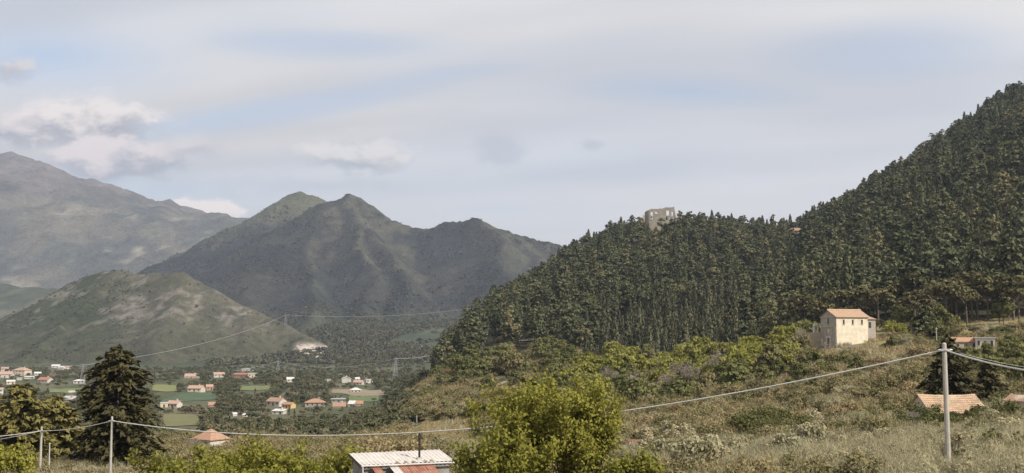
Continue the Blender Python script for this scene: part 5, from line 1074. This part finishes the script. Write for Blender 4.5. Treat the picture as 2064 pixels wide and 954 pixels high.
SHOW += [(395, 892, 665, 940, 66), (945, 800, 1300, 940, 56), (150, 760, 330, 915, 130), (0, 800, 150, 905, 138), (1850, 690, 1975, 790, 150), (690, 886, 880, 905, 92)]
# ---- shrubs of the rough ground in front: the nearest as things, the rest as a mass
def scrub():
    r = np.random.default_rng(17); n = 19000; px = r.uniform(-80, 2150, n); Y = np.exp(r.uniform(math.log(46), math.log(560), n)); far = Y > 340; px = np.where(far, 820 + (px+80)/2230*560, px); X = (px-1032)/F*Y; Z = gz(X, Y); S = r.uniform(.5, 1.1, n)**1.3 * np.clip(.6 + Y/200, .8, 1.9)
    a = project(X, Y, Z)[1]; b = project(X, Y, Z+2.7*S)[1]; nz = fbm(X/14, Y/14, 4); nk = fbm(X/30+50, Y/30, 3)
    dens = np.where((px > 1380) & (Y > 125), .40, .62); dens = np.where((px < 880) & (Y > 120), .8, dens); keep = (r.random(n) < dens) & (nz > .36) & (b < 975) & ~(far & (Y > forest_edge(px) + 5)); S = np.where(far, S*1.15, S)
    idx = [i for i in np.where(keep)[0] if free(px[i], b[i], a[i], 1.7*S[i]*F/Y[i], Y[i], .8)]
    kind = np.where(nk + r.normal(size=n)*.06 > .56, 1, 0); kind = np.where((Y > 150) & (r.random(n) < .75), 1, kind); kind = np.where(r.random(n) < np.where((px > 1250) & (Y < 105), .05, np.where(px > 1250, .08, .14)), 2, kind); kind = np.where((px > 1250) & (Y < 105) & (r.random(n) < .6), 0, kind); sel = sorted(idx, key=lambda i: Y[i]/S[i]); vis = [i for i in sel if -10 < px[i] < 2074 and b[i] < 950][:420]; cell = set(); things = []
    for i in vis:
        c = (int(X[i]/1.5), int(Y[i]/1.5))
        if c in cell: continue
        cell.add(c); things.append(i)
    things = things[:290]; KK = (K_sage, K_olv, K_drk); nm = ('sage_bush', 'olive_green_bush', 'dark_bush'); lk = (('pale grey-green feathery bush', 'low pale sage bush', 'tall pale sage bush'), ('olive-green bush', 'spreading olive-green bush', 'tall olive-green bush'), ('dark green bush', 'tall dark green bush', 'low dark green bush'))
    def where(p, Y):
        if p < 150: return 'below the short pole'
        if p < 400: return 'at the foot of the tall dark fir'
        if p < 700: return 'around the yellow-green shooting bushes'
        if p < 940: return 'beside the metal shed'
        if p < 1320: return 'at the foot of the large leafy tree'
        if p < 1560: return 'in the pale scrub right of the leafy tree'
        if p < 1850: return 'in the pale scrub left of the tall pole'
        return 'near the base of the tall pole' if p < 1960 else 'at the lower right corner'
    for i in things:
        k, v = int(kind[i]), int(r.integers(3)); KK[k].put(nm[k], lk[k][v] + ' ' + where(px[i], Y[i]), 'bush', 'bushes of the rough foreground', (X[i], Y[i], Z[i]-.1), v, r.uniform(0, 6.28), (S[i],)*3)
    t = set(things); q = np.array([i for i in sel if i not in t]); src = fused(K_sage) + fused(K_olv) + fused(K_drk)
    scatter('scrub_thicket', src, np.c_[X[q], Y[q], Z[q]-.1], S[q], r.uniform(0, 6.28, len(q)), kind[q]*3 + r.integers(0, 3, len(q)), 'rough scrub of sage and olive bushes filling the slopes', 'scrub')
    n = 32000; px = r.uniform(-80, 2180, n); Y = np.exp(r.uniform(math.log(42), math.log(350), n)); X = (px-1032)/F*Y; Z = gz(X, Y); keep = (fbm(X/10, Y/10+9, 3) > .36); X, Y, Z = X[keep], Y[keep], Z[keep]; w = np.clip(Y/150, .55, 1.8)
    tf = [mesh_np('tuft', *tuft(s, h, .6, 44, .07), m) for s, h, m in ((1, 1.0, L_dry), (2, .8, L_dry), (3, .7, L_olive), (4, 1.1, L_sage))]
    scatter('dry_grass', tf, np.c_[X, Y, Z-.05], w*r.uniform(.6, 1.15, len(X)), r.uniform(0, 6.28, len(X)), r.choice(4, size=len(X), p=[.44, .30, .08, .18]), 'tall dry grass and weeds between the bushes', 'grass')
scrub()

# ------------------------------------------------------------------ things that share a look are told apart by their order from the left
def tell_apart():
    ones = ['', 'first', 'second', 'third', 'fourth', 'fifth', 'sixth', 'seventh', 'eighth', 'ninth', 'tenth', 'eleventh', 'twelfth', 'thirteenth', 'fourteenth', 'fifteenth', 'sixteenth', 'seventeenth', 'eighteenth', 'nineteenth']
    tens = {2: ('twentieth', 'twenty'), 3: ('thirtieth', 'thirty'), 4: ('fortieth', 'forty'), 5: ('fiftieth', 'fifty'), 6: ('sixtieth', 'sixty')}
    def nth(k): return ones[k] if k < 20 else (tens[k // 10][0] if k % 10 == 0 else tens[k // 10][1] + '-' + ones[k % 10])
    by = {}
    for o in col.objects:
        if o.parent is None and o.get('category') and o.get('kind') != 'stuff': by.setdefault(o['label'], []).append(o)
    for lb, os_ in by.items():
        if len(os_) < 2: continue
        os_.sort(key=lambda o: project(o.location[0], o.location[1], o.location[2])[0])
        for k, o in enumerate(os_): o['label'] = lb + ', ' + ('leftmost such' if k == 0 else 'rightmost such' if k == len(os_)-1 else nth(k+1) + ' from left')
tell_apart()
